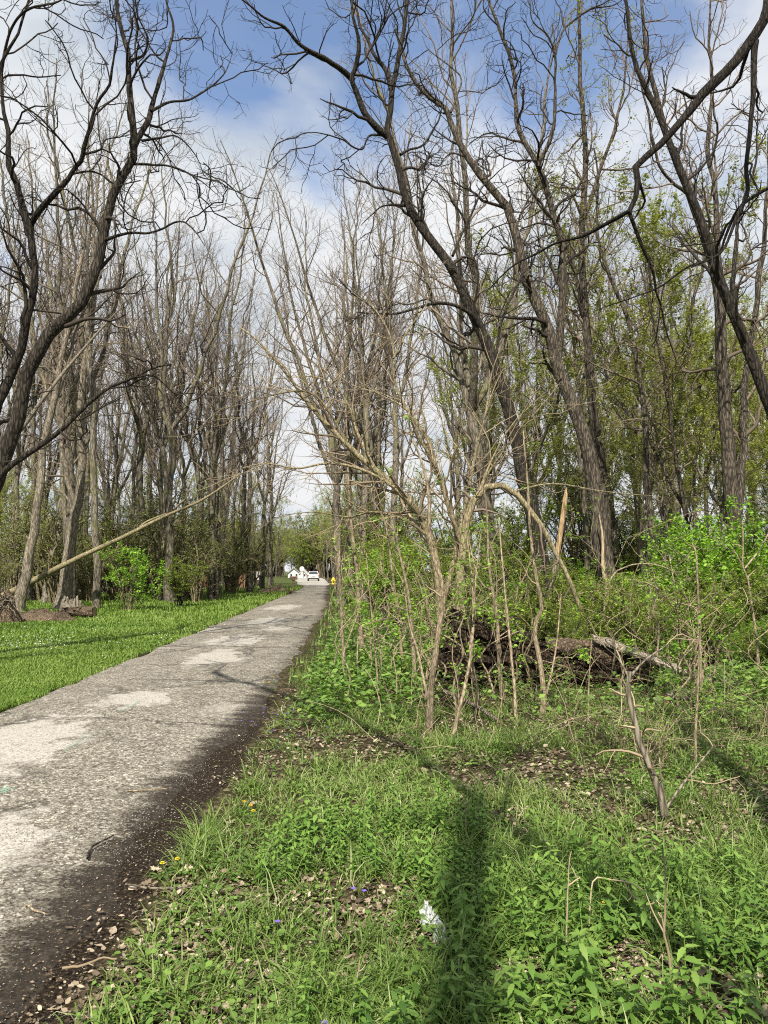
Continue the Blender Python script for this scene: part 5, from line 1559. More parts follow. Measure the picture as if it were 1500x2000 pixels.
def leaf_litter():
    mb = MB()
    n = 52000
    x, y = verge_points(n, 2.3, 15, 0.85, -0.02)
    keep = rng.random(n) < (0.10 + 0.9 * litter_mask(x, y)) * sstep(x - road_r(y), -0.1, 0.5)
    x, y = x[keep], y[keep]
    n = len(x)
    pos = np.stack([x, y, gz(x, y) + rng.uniform(0.004, 0.03, n)], -1)
    X, Y, Z = frames(rng.uniform(0, 6.28, n), rng.normal(0.05, 0.25, n), rng.normal(0, 0.4, n))
    tv = [(0, 0, 0.04), (0.3, -0.32, 0.12), (0.7, -0.26, 0.1), (1, 0, 0.16), (0.7, 0.26, 0.12), (0.3, 0.32, 0.1), (0.5, 0, 0)]
    tt = [(0, 1, 6), (1, 2, 6), (2, 3, 6), (3, 4, 6), (4, 5, 6), (5, 0, 6)]
    scatter(mb, tv, None, tt, pos, X, Y, Z, rng.gamma(3.0, 0.0075, n).clip(0.008, 0.055))
    x, y = verge_points(12000, 2.3, 12, 0.9, 0.25)
    kp = rng.random(len(x)) < 0.2 + 0.6 * litter_mask(x, y)
    x, y = x[kp], y[kp]; n = len(x)
    X, Y, Z = frames(rng.uniform(0, 6.28, n), rng.normal(0.0, 0.12, n), rng.normal(0, 0.15, n))
    scatter(mb, tv, None, tt, np.stack([x, y, gz(x, y) + rng.uniform(-0.002, 0.006, n)], -1), X, Y, Z * 0.6, rng.gamma(5, 0.0085, n).clip(0.02, 0.08), rng.beta(1.6, 3.0, n))
    tag(mb.build('leaf_litter', M['litter']), 'dry brown leaf litter scattered on the verge', 'leaf litter', kind='stuff')
    # crumbs on the dark soil band
    mb = MB()
    n = 3500
    y = 2.3 * (14 / 2.3) ** rng.random(n)
    x = road_r(y) + rng.normal(-0.05, 0.28, n)
    pos = np.stack([x, y, np.full(n, 0.022)], -1)
    X, Y, Z = frames(rng.uniform(0, 6.28, n), rng.normal(0, 0.2, n), rng.normal(0, 0.3, n))
    scatter(mb, LEAF_S[0], LEAF_S[1], None, pos, X, Y, Z, rng.uniform(0.004, 0.018, n), rng.beta(1.2, 2.5, n))
    tag(mb.build('debris', M['litter']), 'bits of bark and husk scattered on the dark soil band', 'debris', kind='stuff')
    mb = MB()
    n = 15000
    y = 2.3 * (9.5 / 2.3) ** rng.random(n)
    x = road_r(y) - 0.42 + rng.normal(0, 0.42, n)
    kp = (rng.random(n) < 0.15 + 0.85 * sstep(n2(x * 0.5, y * 2.0, 1.6, 95), 0.42, 0.6)) & (x < road_r(y) + 0.25)
    x, y = x[kp], y[kp]; n = len(x)
    uu = np.clip((x - road_l(y)) / (road_r(y) - road_l(y)), 0, 1)
    zz = np.where(x < road_r(y), 0.012 + 0.045 * np.sin(np.pi * uu), 0.004)
    X, Y, Z = frames(rng.uniform(0, 6.28, n), rng.normal(0, 0.4, n), rng.normal(0, 0.4, n))
    tv = [(0.6, 0, 0), (0, 0.45, 0), (-0.5, 0.05, 0), (0.05, -0.45, 0), (0, 0, 0.36), (0, 0, -0.3)]
    tt = [(0, 1, 4), (1, 2, 4), (2, 3, 4), (3, 0, 4), (1, 0, 5), (2, 1, 5), (3, 2, 5), (0, 3, 5)]
    scatter(mb, tv, None, tt, np.stack([x, y, zz + 0.002], -1), X, Y, Z, rng.gamma(4, 0.0015, n).clip(0.002, 0.012))
    tag(mb.build('gravel', M['stone'], smooth=False), 'loose grey gravel along the soil edge of the lane', 'gravel', kind='stuff')
    # single dead leaves lying on top
    ang = np.linspace(0, 6.283, 22, endpoint=False)
    rr = 0.5 * (0.62 + 0.38 * np.abs(np.cos(ang * 2.5))) * np.where(np.arange(22) % 2 == 0, 1.0, 0.72)
    metas = []
    for v in range(4):
        z = 0.14 * rng.random() * np.cos(ang * (1 + v % 2)) ** 2 + rng.normal(0, 0.04, 22) + 0.05
        V = np.concatenate([[(0, 0, 0)], np.stack([np.cos(ang) * rr * 1.25, np.sin(ang) * rr * 0.85, z], -1)])
        i = np.arange(22)
        m = MB(); m.add(V, None, np.stack([i * 0, 1 + i, 1 + (i + 1) % 22], -1), rt=0.45 + 0.15 * v)
        metas.append(m.mesh('dead_leaf', M['litter'], smooth=False))
    spots = [(415, 1715), (300, 1735), (1000, 1728), (365, 1705), (455, 1700), (110, 1985), (718, 1735), (715, 1700), (990, 1900), (835, 1790), (610, 1715), (505, 1745), (285, 1735), (740, 1750), (760, 1740), (790, 1745), (820, 1900), (400, 1735)]
    for k in range(60):
        spots.append((rng.uniform(230, 1150), rng.uniform(1560, 1990)))
    c = 0
    for sx, sy in spots:
        g = gp(sx, sy)
        if g[0] < road_r(g[1]) + 0.1:
            continue
        o = link('dead_leaf', metas[c % 4]); c += 1
        s = rng.uniform(0.035, 0.07)
        o.location = (g[0], g[1], float(gz(g[0], g[1])) + rng.uniform(0.015, 0.035))
        o.rotation_euler = (rng.normal(0, 0.3), rng.normal(0, 0.3), rng.uniform(0, 6.28)); o.scale = (s, s, s)
        tag(o, 'curled tan dead leaf lying on the grass verge', 'dead leaf', 'dead leaves on the verge')


leaf_litter()


# nettles -------------------------------------------------------------------------
def nettle_recipe(seed, H):
    r = np.random.default_rng(seed)
    lv = 8
    leaves = []
    for i in range(lv):
        f = (i + 1) / lv
        zz = H * (0.18 + 0.82 * f)
        s = H * (0.25 if i < lv - 1 else 0.19) * (1.1 - 0.45 * abs(f - 0.45)) * r.uniform(0.8, 1.1)
        for k in range(2):
            az = i * math.pi / 2 + k * math.pi + r.normal(0, 0.25)
            leaves.append((az, r.uniform(-0.25, 0.25) + (0.55 if i == lv - 1 else 0.0), r.normal(0, 0.2), zz, s))
    return leaves


SER = 9


def serrated_leaf():
    t = np.linspace(0, 1, SER)
    w = 0.185 * np.sin(np.pi * np.clip(t, 0, 1) ** 0.72) * (1 + 0.16 * np.where(np.arange(SER) % 2, 1, -1))
    w[0] = 0.03; w[-1] = 0.0
    droop = -0.22 * t ** 2
    mid = np.stack([t, t * 0, droop - 0.015], -1)
    l = np.stack([t - 0.03 * (np.arange(SER) % 2), -w, droop + 0.10 * w], -1)
    r_ = l * np.array([1, -1, 1])
    V = np.concatenate([mid, l, r_])
    i = np.arange(SER - 1)
    Q = np.concatenate([np.stack([i, SER + i, SER + i + 1, i + 1], -1), np.stack([i, i + 1, 2 * SER + i + 1, 2 * SER + i], -1)])
    return V, Q


def make_nettles():
    NV, NQ = serrated_leaf()
    lm = []
    for k in range(7):
        m = MB(); m.add(NV, NQ, rq=(0.12, 0.3, 0.42, 0.55, 0.68, 0.25, 0.93)[k]); lm.append(m.mesh('leaf', M['nettle']))
    stems, tops = [], []
    rec = []
    for k in range(5):
        H = [0.20, 0.25, 0.17, 0.28, 0.22][k]
        rc = nettle_recipe(300 + k, H); rec.append((H, rc))
        P = np.stack([np.linspace(0, 0.03, 6) * (k - 2) * 0.5, np.linspace(0, 0.02, 6), np.linspace(-0.02, H, 6)], -1)
        m = MB(); add_tubes(m, P[None], rad_path(6, 0.0045, 0.002)[None], 5); stems.append(m.mesh('stem', M['nettle']))
        m = MB()
        a = np.array(rc)
        X, Y, Z = frames(a[:, 0], a[:, 1], a[:, 2])
        pos = np.stack([a[:, 3] / H * 0.03 * (k - 2) * 0.5, a[:, 3] / H * 0.02, a[:, 3]], -1)
        scatter(m, NV, NQ, None, pos, X, Y, Z, a[:, 4], np.clip(0.15 + 0.7 * a[:, 3] / H + rng.normal(0, 0.1, len(a)), 0, 1))
        tops.append(m.mesh('leaves', M['nettle']))
    pts = []
    for _ in range(14000):
        if len(pts) >= 640:
            break
        y = rng.uniform(2.45, 6.0); x = rng.uniform(-0.9, 0.54 * y)
        a, b_ = proj(np.array([x, y, 0.0]))
        z1 = ((a - 790) / 350) ** 2 + ((b_ - 1680) / 100) ** 2
        z2 = ((a - 1230) / 390) ** 2 + ((b_ - 1860) / 190) ** 2
        z3 = ((a - 800) / 260) ** 2 + ((b_ - 2030) / 90) ** 2
        zz = min(z1, z2, z3)
        if zz > 1 and rng.random() > 0.02:
            continue
        if n2(np.array([x]), np.array([y]), 2.6, 71)[0] < 0.26 or x < road_r(y) + 0.7:
            continue
        if any((x - p[0]) ** 2 + (y - p[1]) ** 2 < 0.0022 for p in pts):
            continue
        pts.append((x, y))
    pts = [p for p in pts if litter_mask(np.array([p[0]]), np.array([p[1]]))[0] < 0.9]
    pts.sort(key=lambda p: p[1])
    rest = pts[300:]
    pts = pts[:300]
    mb = MB()
    for x, y in rest:
        H, rc = rec[int(rng.integers(5))]
        a = np.array(rc)
        az = rng.uniform(0, 6.28); sc_ = rng.uniform(0.5, 1.05)
        X, Y, Z = frames(a[:, 0] + az, a[:, 1], a[:, 2])
        pos = np.stack([0 * a[:, 3] + x, 0 * a[:, 3] + y, a[:, 3] * sc_ + float(gz(x, y))], -1)
        scatter(mb, NV, NQ, None, pos, X, Y, Z, a[:, 4] * sc_, np.clip(0.15 + 0.7 * a[:, 3] / H + rng.normal(0, 0.1, len(a)), 0, 1))
        add_tubes(mb, np.array([[(x, y, gz(x, y) - 0.02), (x, y, gz(x, y) + H * sc_)]], float), np.full((1, 2), 0.003), 4)
    if rest:
        tag(mb.build('nettle_patch', M['nettle']), 'mass of smaller nettles behind the single nettle plants', 'nettles', kind='stuff')
    for c, (x, y) in enumerate(pts):
        k = int(rng.integers(5))
        a, b_ = proj(np.array([x, y, 0.0]))
        lab, grp = ('leafy nettle plant in the bright patch in the middle of the verge', 'nettles in the middle patch') if a < 1000 and b_ < 1800 else ('leafy nettle plant at the front, ' + ('left of the trunk shadow' if a < 830 else 'inside the dark trunk shadow' if a < 985 else 'between the trunk shadow and the forked dry stalk' if a < 1270 else 'right of the forked dry stalk'), 'nettles at the front')
        o = thing('nettle', (x, y, gz(x, y)), lab, 'plant', grp)
        o.rotation_euler = (rng.normal(0, 0.16), rng.normal(0, 0.16), rng.uniform(0, 6.28))
        s = rng.gamma(12, 0.068); s = min(max(s, 0.35), 1.05); o.scale = (s, s, s * rng.uniform(0.85, 1.2))
        link('stem', stems[k], o)
        if c < 24:
            H, rc = rec[k]
            for az, ln, ro, zz, sz in rc:
                lf = link('leaf', lm[int(rng.integers(7))], o)
                lf.location = (zz / H * 0.03 * (k - 2) * 0.5, zz / H * 0.02, zz)
                lf.rotation_euler = (ro, -ln, az); lf.scale = (sz, sz, sz)
        else:
            link('leaves', tops[k], o)


make_nettles()


# flowers -------------------------------------------------------------------------
def petal_disc(n, r, z, cup, w):
    mb = MB()
    az = np.arange(n) / n * 6.283
    X, Y, Z = frames(az, np.full(n, cup), np.zeros(n))
    scatter(mb, [(0, -w * 0.3, 0), (0.7, -w, 0), (1, 0, -0.05), (0.7, w, 0), (0, w * 0.3, 0)], [(0, 1, 3, 4)], [(1, 2, 3)], np.tile(np.array([[0, 0, z]]), (n, 1)), X, Y, Z, r)
    return mb


M['dandelion'] = plain('dandelion_yellow', (0.80, 0.58, 0.02), 0.6)
M['violet'] = plain('violet_petal', (0.16, 0.09, 0.42), 0.6)
M['petal_white'] = plain('white_petal', (0.75, 0.74, 0.72), 0.6)


def dandelion(sx, sy, lab, s=1.0):
    g = gp(sx, sy)
    o = thing('dandelion', (g[0], g[1], gz(g[0], g[1])), lab, 'flower', 'dandelions')
    mb = MB(); add_tubes(mb, np.stack([np.linspace(0, 0.01, 5), np.zeros(5), np.linspace(0, 0.10, 5)], -1)[None], np.full((1, 5), 0.002), 5); mb.build('stem', M['nettle'], o)
    mb = petal_disc(22, 0.021, 0.10, 0.05, 0.16)
    for n_, r_, z_, c_ in ((18, 0.017, 0.103, 0.35), (12, 0.012, 0.105, 0.7)):
        m2 = petal_disc(n_, r_, z_, c_, 0.18)
        for V, Q, T in zip(m2.v, m2.q, m2.t):
            mb.add(V, Q, T)
    h = mb.build('flower_head', M['dandelion'], o); h.location = (0.01, 0, 0)
    mb = petal_disc(9, 0.10, 0.01, 0.15, 0.13); mb.build('leaf_rosette', M['cover'], o)
    o.scale = (s, s, s)


for sx, sy, lab in ((474, 1582, 'left of three yellow dandelions together in the grass by the lane'), (487, 1588, 'middle of three yellow dandelions together in the grass by the lane'), (492, 1598, 'lowest of three yellow dandelions together in the grass by the lane'),
                    (314, 1712, 'large yellow dandelion at the edge of the dark soil'), (343, 1702, 'small yellow dandelion beside the large dandelion at the dark soil'),
                    (515, 1342, 'yellow dandelion nearest the lane where the verge narrows'), (524, 1348, 'yellow dandelion just right of another where the verge narrows'), (531, 1336, 'uppermost yellow dandelion where the verge narrows'), (1175, 1775, 'yellow flower among the nettles of the front corner')):
    dandelion(sx, sy, lab, 0.72 if sy > 1400 else 1.0)
for k, (sx, sy, lab) in enumerate(((690, 1735, 'purple violet left of the plastic bag'), (711, 1738, 'second purple violet, nearer the plastic bag'), (633, 1999, 'purple violet at the very bottom of the picture'), (542, 1810, 'small purple violet in the grass below the middle'))):
    g = gp(sx, sy)
    o = thing('violet', (g[0], g[1], gz(g[0], g[1])), lab, 'flower', 'violets')
    mb = MB(); add_tubes(mb, np.stack([np.zeros(4), np.zeros(4), np.linspace(0, 0.07, 4)], -1)[None], np.full((1, 4), 0.0012), 4); mb.build('stem', M['nettle'], o)
    petal_disc(5, 0.017, 0.07, 0.5, 0.4).build('petals', M['violet'], o)


def small_flowers(name, label, n, fx, fy, mat, r, zr):
    mb = MB()
    sx, sy = fx(n), fy(n)
    c = np.array([gp(a, b_) for a, b_ in zip(sx, sy)])
    c[:, 2] = gz(c[:, 0], c[:, 1]) + rng.uniform(*zr, n)
    k = 4
    p = np.repeat(c, k, 0)
    X, Y, Z = frames(np.tile(np.arange(k) / k * 6.283, n) + np.repeat(rng.uniform(0, 6, n), k), rng.uniform(0.2, 0.9, n * k), np.zeros(n * k))
    scatter(mb, LEAF_S[0], LEAF_S[1], None, p, X, Y, Z, np.repeat(r * (c[:, 1] / 7), k))
    tag(mb.build(name, mat), label, 'flowers', kind='stuff')


small_flowers('violets', 'purple violets spread through the verge grass', 70, lambda n: rng.normal(570, 75, n), lambda n: rng.normal(1420, 30, n), M['violet'], 0.013, (0.05, 0.1))
small_flowers('white_flowers', 'tiny white spring flowers sprinkled over the lawn', 260, lambda n: np.concatenate([rng.normal(60, 60, n // 2), rng.uniform(0, 460, n - n // 2)]), lambda n: np.concatenate([rng.normal(1258, 12, n // 2), rng.normal(1248, 22, n - n // 2)]), M['petal_white'], 0.011, (0.05, 0.09))


# plastic bag ---------------------------------------------------------------------
def bag():
    g = gp(850, 1790)
    o = thing('plastic_bag', (g[0], g[1], gz(g[0], g[1]) + 0.0), 'crumpled white plastic bag lying half hidden in the nettles', 'bag')
    m, nt, b = new_mat('bag_plastic')
    tc = N(nt, 'ShaderNodeTexCoord'); sp_ = N(nt, 'ShaderNodeSeparateXYZ'); nt.links.new(tc.outputs['Object'], sp_.inputs[0])
    n = N(nt, 'ShaderNodeTexNoise', i_Scale=30.0); nt.links.new(tc.outputs['Object'], n.inputs['Vector'])
    band = ramp(nt, mth(nt, 'ADD', sp_.outputs[1], mth(nt, 'MULTIPLY', n.outputs['Fac'], 0.02)), [(0.0, 0.0), (1.0, 1.0)])
    nt.links.new(ramp(nt, n.outputs['Fac'], [(0.35, (0.22, 0.25, 0.24)), (0.55, (0.46, 0.48, 0.47))]), b.inputs['Base Color'])
    b.inputs['Roughness'].default_value = 0.3
    # a thin film thrown down in folds
    a_, b__ = np.meshgrid(np.linspace(0, 1, 44), np.linspace(0, 1, 60))
    fold = np.abs((vnoise(np.stack([a_ * 2.6 + b__ * 1.2, b__ * 3.4, a_ * 0], -1), 81) - 0.5)) * 2 + 0.5 * np.abs(vnoise(np.stack([a_ * 7 - b__ * 2, b__ * 8, a_ * 0], -1), 82) - 0.5) * 2
    body = np.sin(np.pi * a_) ** 0.6 * np.sin(np.pi * np.clip(b__, 0.02, 0.98)) ** 0.5
    edge_ = 1 + 0.35 * (vnoise(np.stack([a_ * 3, b__ * 3, a_ * 0 + 5], -1), 83) - 0.5)
    e2 = 1 + 1.1 * (vnoise(np.stack([a_ * 0.5, b__ * 4.5, a_ * 0 + 3], -1), 84) - 0.5)
    e3 = 1 + 0.9 * (vnoise(np.stack([a_ * 4.5, b__ * 0.5, a_ * 0 + 7], -1), 85) - 0.5)
    x_ = (a_ - 0.5) * 0.11 * e2 + 0.03 * np.sin(b__ * 5)
    y_ = (b__ - 0.5) * 0.25 * e3
    crease = np.abs(vnoise(np.stack([a_ * 5 + b__ * 3, b__ * 6 - a_ * 2, a_ * 0], -1), 86) - 0.5) * 2
    z_ = 0.012 + 0.055 * body * (1 - fold).clip(0, 1) + 0.03 * crease
    A, Q = grid_mesh(x_, y_, z_)
    mb = MB(); mb.add(A, Q); mb.build('film', m, o, smooth=True)
    sl = (slice(4, 16), slice(12, 32))
    A, Q = grid_mesh(x_[sl], y_[sl], z_[sl] + 0.002)
    mb = MB(); mb.add(A, Q); mb.build('printed_band', plain('bag_print', (0.02, 0.12, 0.13), 0.35), o, smooth=True)
    o.rotation_euler = (0.5, 0.1, 0.15)


bag()


# dead stems lying about the thicket -------------------------------------------------
def dead_stems():
    mb = MB()
    n = 2600
    y = 7.0 * (17 / 7.0) ** rng.random(n)
    lo = np.maximum(road_r(y) + 1.3, -0.08 * y); hi = 0.56 * y
    x = lo + (hi - lo) * rng.random(n)
    keep = rng.random(n) < clumped(x, y, 0.6, 91) * 0.85 + 0.15
    keep &= ~((x > 0.4) & (x < 2.6) & (y < 10.8) & (y > 9.0) & (rng.random(n) < 0.7))
    x, y = x[keep], y[keep]
    n = len(x)
    K = 6
    P = np.zeros((n, K, 3)); P[:, 0] = np.stack([x, y, gz(x, y)], -1)
    el = rng.uniform(0.1, 1.45, n); az = rng.uniform(0, 6.28, n)
    d = np.stack([np.cos(az) * np.cos(el), np.sin(az) * np.cos(el), np.sin(el)], -1)
    L = rng.uniform(0.25, 1.15, n)[:, None] / (K - 1)
    for k in range(1, K):
        d = nrm(d + rng.normal(0, 0.16, (n, 3)) - np.array([0, 0, 0.10])); P[:, k] = P[:, k - 1] + d * L
    P[..., 2] = np.maximum(P[..., 2], 0.01)
    add_tubes(mb, P, np.linspace(1, 0.4, K)[None] * rng.uniform(0.0018, 0.005, (n, 1)), 3)
    tag(mb.build('dead_stems', M['dead_stem']), 'tangle of thin dry stems on the thicket floor', 'dead stems', kind='stuff')


dead_stems()


# ------------------------------------------------------------------ far end of the lane
def box(mb, x0, x1, y0, y1, z0, z1, inset=0.0):
    i = inset
    V = [(x0, y0, z0), (x1, y0, z0), (x1, y1, z0), (x0, y1, z0), (x0 + i, y0 + i, z1), (x1 - i, y0 + i, z1), (x1 - i, y1 - i, z1), (x0 + i, y1 - i, z1)]
    mb.add(V, [(0, 3, 2, 1), (4, 5, 6, 7), (0, 1, 5, 4), (1, 2, 6, 5), (2, 3, 7, 6), (3, 0, 4, 7)])


def part(name, mat, parent, *boxes, smooth=False):
    mb = MB()
    for b_ in boxes:
        box(mb, *b_)
    return mb.build(name, mat, parent, smooth)


def wheel(parent, x, y, r=0.33, w=0.22):
    e = bpy.data.objects.new('wheel', None); COL.objects.link(e); e.parent = parent; e.location = (x, y, r)
    th = np.linspace(0, 6.283, 20, endpoint=False)
    for nm, rr, ww, mt in (('tyre', r, w, 'black'), ('rim', r * 0.64, w + 0.02, 'metal')):
        a = np.stack([np.full(20, -ww / 2), np.cos(th) * rr, np.sin(th) * rr], -1); b_ = a + np.array([ww, 0, 0])
        i = np.arange(20); j = (i + 1) % 20
        mb = MB(); mb.add(np.concatenate([a, b_, [(-ww / 2 - 0.005, 0, 0)], [(ww / 2 + 0.005, 0, 0)]]), np.stack([i, j, j + 20, i + 20], -1), np.concatenate([np.stack([j, i, i * 0 + 40], -1), np.stack([i + 20, j + 20, i * 0 + 41], -1)]))
        mb.build(nm, M[mt], e, smooth=False)


def car(loc, rz, label, mat, group=None, s=1.0):
    o = thing('car', loc, label, 'car', group)
    o.rotation_euler = (0, 0, rz); o.scale = (s, s, s)
    # body: cross sections along y (rear at -y)
    ys = [-2.3, -2.22, -1.6, -0.9, 0.9, 1.7, 2.2, 2.3]
    top = [0.72, 0.98, 1.02, 1.0, 0.98, 0.90, 0.78, 0.62]
    hw = [0.80, 0.88, 0.90, 0.91, 0.91, 0.89, 0.82, 0.74]
    rows = []
    for y, t, h in zip(ys, top, hw):
        rows.append([(-h * 0.94, y, 0.28), (-h, y, 0.45), (-h, y, t * 0.82), (-h * 0.9, y, t), (h * 0.9, y, t), (h, y, t * 0.82), (h, y, 0.45), (h * 0.94, y, 0.28)])
    A = np.array(rows); idx = np.arange(A.shape[0] * 8).reshape(-1, 8)
    Q = np.stack([idx[:-1], np.roll(idx[:-1], -1, 1), np.roll(idx[1:], -1, 1), idx[1:]], -1).reshape(-1, 4)
    mb = MB(); mb.add(A.reshape(-1, 3), Q)
    mb.add(A[0], [(0, 1, 6, 7), (1, 2, 5, 6), (2, 3, 4, 5)]); mb.add(A[-1], [(0, 1, 6, 7), (1, 2, 5, 6), (2, 3, 4, 5)])
    mb.build('body', mat, o)
    mb = MB()
    lo = [(-0.82, -1.75, 1.0), (0.82, -1.75, 1.0), (0.82, 1.15, 0.97), (-0.82, 1.15, 0.97)]
    hi = [(-0.60, -1.05, 1.44), (0.60, -1.05, 1.44), (0.60, 0.35, 1.44), (-0.60, 0.35, 1.44)]
    mb.add(lo + hi, [(0, 1, 5, 4), (1, 2, 6, 5), (2, 3, 7, 6), (3, 0, 4, 7)]); mb.build('windows', M['glass'], o, False)
    mb = MB(); box(mb, -0.62, 0.62, -1.08, 0.38, 1.435, 1.48, 0.03)
    for sx in (-1, 1):
        for (ya, za, yb, zb) in ((-1.75, 1.0, -1.05, 1.45), (1.15, 0.97, 0.35, 1.45)):
            P = np.array([[(sx * 0.82, ya, za), (sx * 0.60, yb, zb)]]); add_tubes(mb, P, np.full((1, 2), 0.06), 6)
    mb.build('roof', mat, o, False)
    for sx in (-1, 1):
        part('tail_light', M['red'], o, (sx * 0.78 - 0.12, sx * 0.78 + 0.12, -2.31, -2.20, 0.72, 0.88))
        for wy in (-1.4, 1.42):
            wheel(o, sx * 0.80, wy)
    part('rear_bumper', M['black'], o, (-0.80, 0.80, -2.36, -2.2, 0.26, 0.48))
    part('number_plate', M['metal'], o, (-0.26, 0.26, -2.34, -2.28, 0.62, 0.75))
    return o


g = gp(612, 1135)
car((g[0], g[1], 0.05), 0.09, 'white saloon car driving away on the street', M['carwhite'])
for k, (a, dd) in enumerate(((607, 190), (615, 196), (624, 202))):
    p = at(a, 1112, dd)
    car((p[0], p[1], 0.0), 1.4, ['leftmost of the tiny parked cars at the far end of the street', 'middle one of the tiny parked cars at the far end of the street', 'rightmost of the tiny parked cars at the far end of the street'][k], [M['carwhite'], M['metal'], M['carwhite']][k], 'parked cars at the street end')


def mailbox():
    g = gp(573, 1152)
    o = thing('mailbox', (g[0], g[1], 0), 'dark mailbox on a wooden post beside the lane', 'mailbox')
    part('post', M['post'], o, (-0.07, 0.07, -0.07, 0.07, 0, 0.85))
    th = np.linspace(0, math.pi, 9)
    prof = np.concatenate([[(0.15, 0.0)], np.stack([np.cos(th) * 0.15, 0.14 + np.sin(th) * 0.15], -1), [(-0.15, 0.0)]])
    A = np.stack([np.concatenate([np.full((11, 1), x), prof[:, :1], prof[:, 1:] + 0.85], 1) for x in (-0.32, 0.32)], 0)
    i = np.arange(10)
    mb = MB(); mb.add(A.reshape(-1, 3), np.stack([i, i + 1, i + 12, i + 11], -1)); mb.add(A.reshape(-1, 3), None, [(0, k, k + 1) for k in range(1, 10)] + [(11, 11 + k, 12 + k) for k in range(1, 10)])
    mb.build('box', M['post'], o, False)
    part('flag', M['red'], o, (0.05, 0.2, -0.17, -0.155, 1.0, 1.1))


mailbox()


def signs():
    g = gp(579, 1135)
    o = thing('road_sign', (g[0], g[1] + 8, 0), 'pale back of a road sign on a thin post at the street', 'sign')
    D_ = g[1] + 8
    part('post', M['metal'], o, (-0.04, 0.04, -0.04, 0.04, 0, 2.3))
    th = np.arange(8) * math.pi / 4 + math.pi / 8
    mb = MB()
    A = np.stack([np.stack([np.cos(th) * 0.42, np.full(8, y), 1.95 + np.sin(th) * 0.42], -1) for y in (-0.05, -0.075)], 0).reshape(-1, 3)
    i = np.arange(8); j = (i + 1) % 8
    mb.add(A, np.stack([i, j, j + 8, i + 8], -1), [(0, k, k + 1) for k in range(1, 7)] + [(8, 8 + k, 9 + k) for k in range(1, 7)])
    mb.build('plate', M['white'], o, False)
    p = at(507, 1124, 72)
    o = thing('notice_board', (p[0], p[1], 0), 'white notice board on posts among the trunks beyond the driveway', 'sign')
    part('panel', M['white'], o, (-0.42, 0.42, -0.03, 0.03, 0.75, 1.55))
    for sx in (-0.36, 0.36):
        part('post', M['white'], o, (sx - 0.04, sx + 0.04, 0.035, 0.10, 0, 1.6))
    for k in range(3):
        part('text_line', M['metal'], o, (-0.3, 0.3 - 0.12 * k, -0.036, -0.033, 1.36 - k * 0.2, 1.42 - k * 0.2))
    o = thing('picket_railing', (p[0] - 1.6, p[1] + 0.5, 0), 'white picket railing left of the notice board', 'railing')
    for k in range(9):
        part('picket', M['white'], o, (-0.8 + k * 0.16, -0.74 + k * 0.16, -0.02, 0.02, 0, 1.15))
    for z in (0.3, 1.0):
        part('rail', M['white'], o, (-0.85, 0.6, 0.025, 0.06, z, z + 0.07))
    p = at(651, 1130, 92)
    o = thing('hydrant', (p[0], p[1], 0), 'yellow hydrant beside the pale driveway across the street', 'hydrant')
    mb = MB(); add_tubes(mb, np.stack([np.zeros(9), np.zeros(9), np.array([0, 0.04, 0.05, 0.5, 0.55, 0.58, 0.7, 0.78, 0.84])], -1)[None], np.array([[0.2, 0.2, 0.15, 0.15, 0.19, 0.19, 0.15, 0.09, 0.03]]) * 1.1, 12); mb.build('barrel', M['yellow'], o, False)
    mb = MB(); add_tubes(mb, np.array([[(-0.25, 0, 0.45), (0.25, 0, 0.45)], [(0, -0.3, 0.4), (0, 0, 0.4)]]), np.full((2, 2), 0.085), 8); mb.build('nozzles', M['yellow'], o, False)


signs()


def gable_house(name, loc, rz, w, d, h, rise, wall, roof, label, cat='house', wins=(), spire=None):
    o = thing(name, loc, label, cat); o.rotation_euler = (0, 0, rz)
    mb = MB(); box(mb, -w / 2, w / 2, 0, d, -0.1, h)
    mb.add([(-w / 2, 0, h), (w / 2, 0, h), (0, 0, h + rise), (-w / 2, d, h), (w / 2, d, h), (0, d, h + rise)], None, [(0, 1, 2), (3, 5, 4)])
    mb.build('wall', wall, o, False)
    e, t = 0.35, 0.14
    for sx in (-1, 1):
        sl = rise / (w / 2)
        a = np.array([(0, -e, h + rise + 0.02), (sx * (w / 2 + e), -e, h - e * sl + 0.02), (sx * (w / 2 + e), d + e, h - e * sl + 0.02), (0, d + e, h + rise + 0.02)])
        mb = MB(); mb.add(np.concatenate([a, a + np.array([0, 0, t])]), [(0, 1, 2, 3), (4, 7, 6, 5), (0, 4, 5, 1), (1, 5, 6, 2), (2, 6, 7, 3), (3, 7, 4, 0)]); mb.build('roof', roof, o, False)
    for (x, z, ww, hh) in wins:
        wn = part('window', M['white'], o, (x - ww / 2 - 0.08, x + ww / 2 + 0.08, -0.06, 0.0, z - 0.08, z + hh + 0.08))
        part('pane', M['glass'], wn, (x - ww / 2, x + ww / 2, -0.075, -0.062, z, z + hh))
    if spire:
        sx, sw, sh, st = spire
        part('tower', wall, o, (sx - sw / 2, sx + sw / 2, -0.5, sw - 0.5, -0.1, sh))
        mb = MB(); mb.add([(sx - sw * 0.6, -0.7, sh), (sx + sw * 0.6, -0.7, sh), (sx + sw * 0.6, sw * 1.2 - 0.7, sh), (sx - sw * 0.6, sw * 1.2 - 0.7, sh), (sx, sw / 2 - 0.5, st)], [(0, 3, 2, 1)], [(0, 1, 4), (1, 2, 4), (2, 3, 4), (3, 0, 4)])
        mb.build('spire', wall, o, False)
    return o


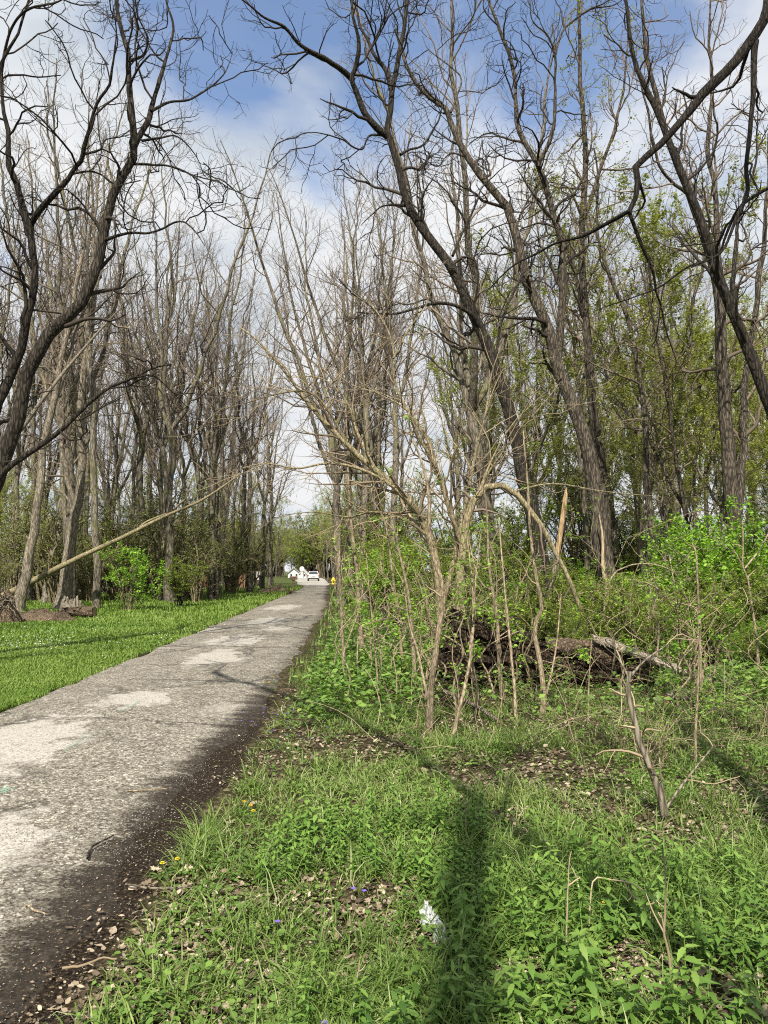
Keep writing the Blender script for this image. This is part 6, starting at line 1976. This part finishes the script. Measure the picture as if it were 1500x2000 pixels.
p = at(574, 1118, 175)
gable_house('house', (p[0], p[1], 0), 0.0, 2.7, 5, 1.1, 1.1, M['white'], M['metal'], 'small white gabled house left of the pointed white building', wins=((-0.6, 0.4, 0.4, 0.5), (0.6, 0.4, 0.4, 0.5)))
p = at(592, 1118, 170)
gable_house('chapel', (p[0], p[1], 0), 0.0, 1.5, 4, 1.0, 0.8, M['white'], M['white'], 'pointed white building with a spire at the street end', 'building', wins=((0.35, 0.4, 0.35, 0.5),), spire=(-0.2, 0.55, 1.5, 2.7))
p = at(405, 1135, 66)
gable_house('brick_house', (p[0], p[1], 0), 0.25, 6.5, 7, 1.7, 1.3, M['brick'], M['roof'], 'orange brick house glimpsed between the trunks beyond the lawn', wins=((-1.6, 0.6, 0.9, 0.8), (1.6, 0.6, 0.9, 0.8)))
p = at(140, 1140, 58)
gable_house('grey_house', (p[0], p[1], 0), -0.2, 8.0, 8, 2.2, 1.8, M['siding'], M['roof'], 'pale grey house hidden behind the wood at the far side of the lawn', wins=((-2, 0.8, 1.0, 1.1), (2, 0.8, 1.0, 1.1)))

# sprayed marks on the lane
M['spray'] = plain('green_spray', (0.24, 0.34, 0.26), 0.8)


def spray():
    road = bpy.data.objects['road']
    for pts, w in (([(128, 1480), (150, 1462), (172, 1450), (193, 1443)], 0.05), ([(232, 1402), (258, 1390), (275, 1378)], 0.035), ([(0, 1563), (8, 1558), (16, 1553)], 0.04)):
        g = np.array([gp(*q) for q in pts])
        c = smooth_path(g, 30)
        n = 150
        t = rng.integers(0, 30, n)
        pos = c[t] + np.stack([rng.normal(0, w * 0.55, n), rng.normal(0, w * 0.8, n), np.zeros(n)], -1)
        yl, yr = road_l(pos[:, 1]), road_r(pos[:, 1])
        uu = np.clip((pos[:, 0] - yl) / (yr - yl), 0, 1)
        pos[:, 2] = 0.012 + 0.045 * np.sin(np.pi * uu) + (n2(pos[:, 0], pos[:, 1], 1.1, 20) - 0.5) * 0.035 * np.sin(np.pi * uu) + 0.004
        X, Y, Z = frames(rng.uniform(0, 6.28, n), np.zeros(n), np.zeros(n))
        mb = MB(); scatter(mb, [(-0.5, -0.3, 0), (0.5, -0.4, 0), (0.4, 0.4, 0), (-0.4, 0.35, 0)], [(0, 1, 2, 3)], None, pos, X, Y, Z, rng.uniform(0.004, 0.016, n))
        tag(mb.build('paint_mark', M['spray'], road), kind='stuff')


spray()
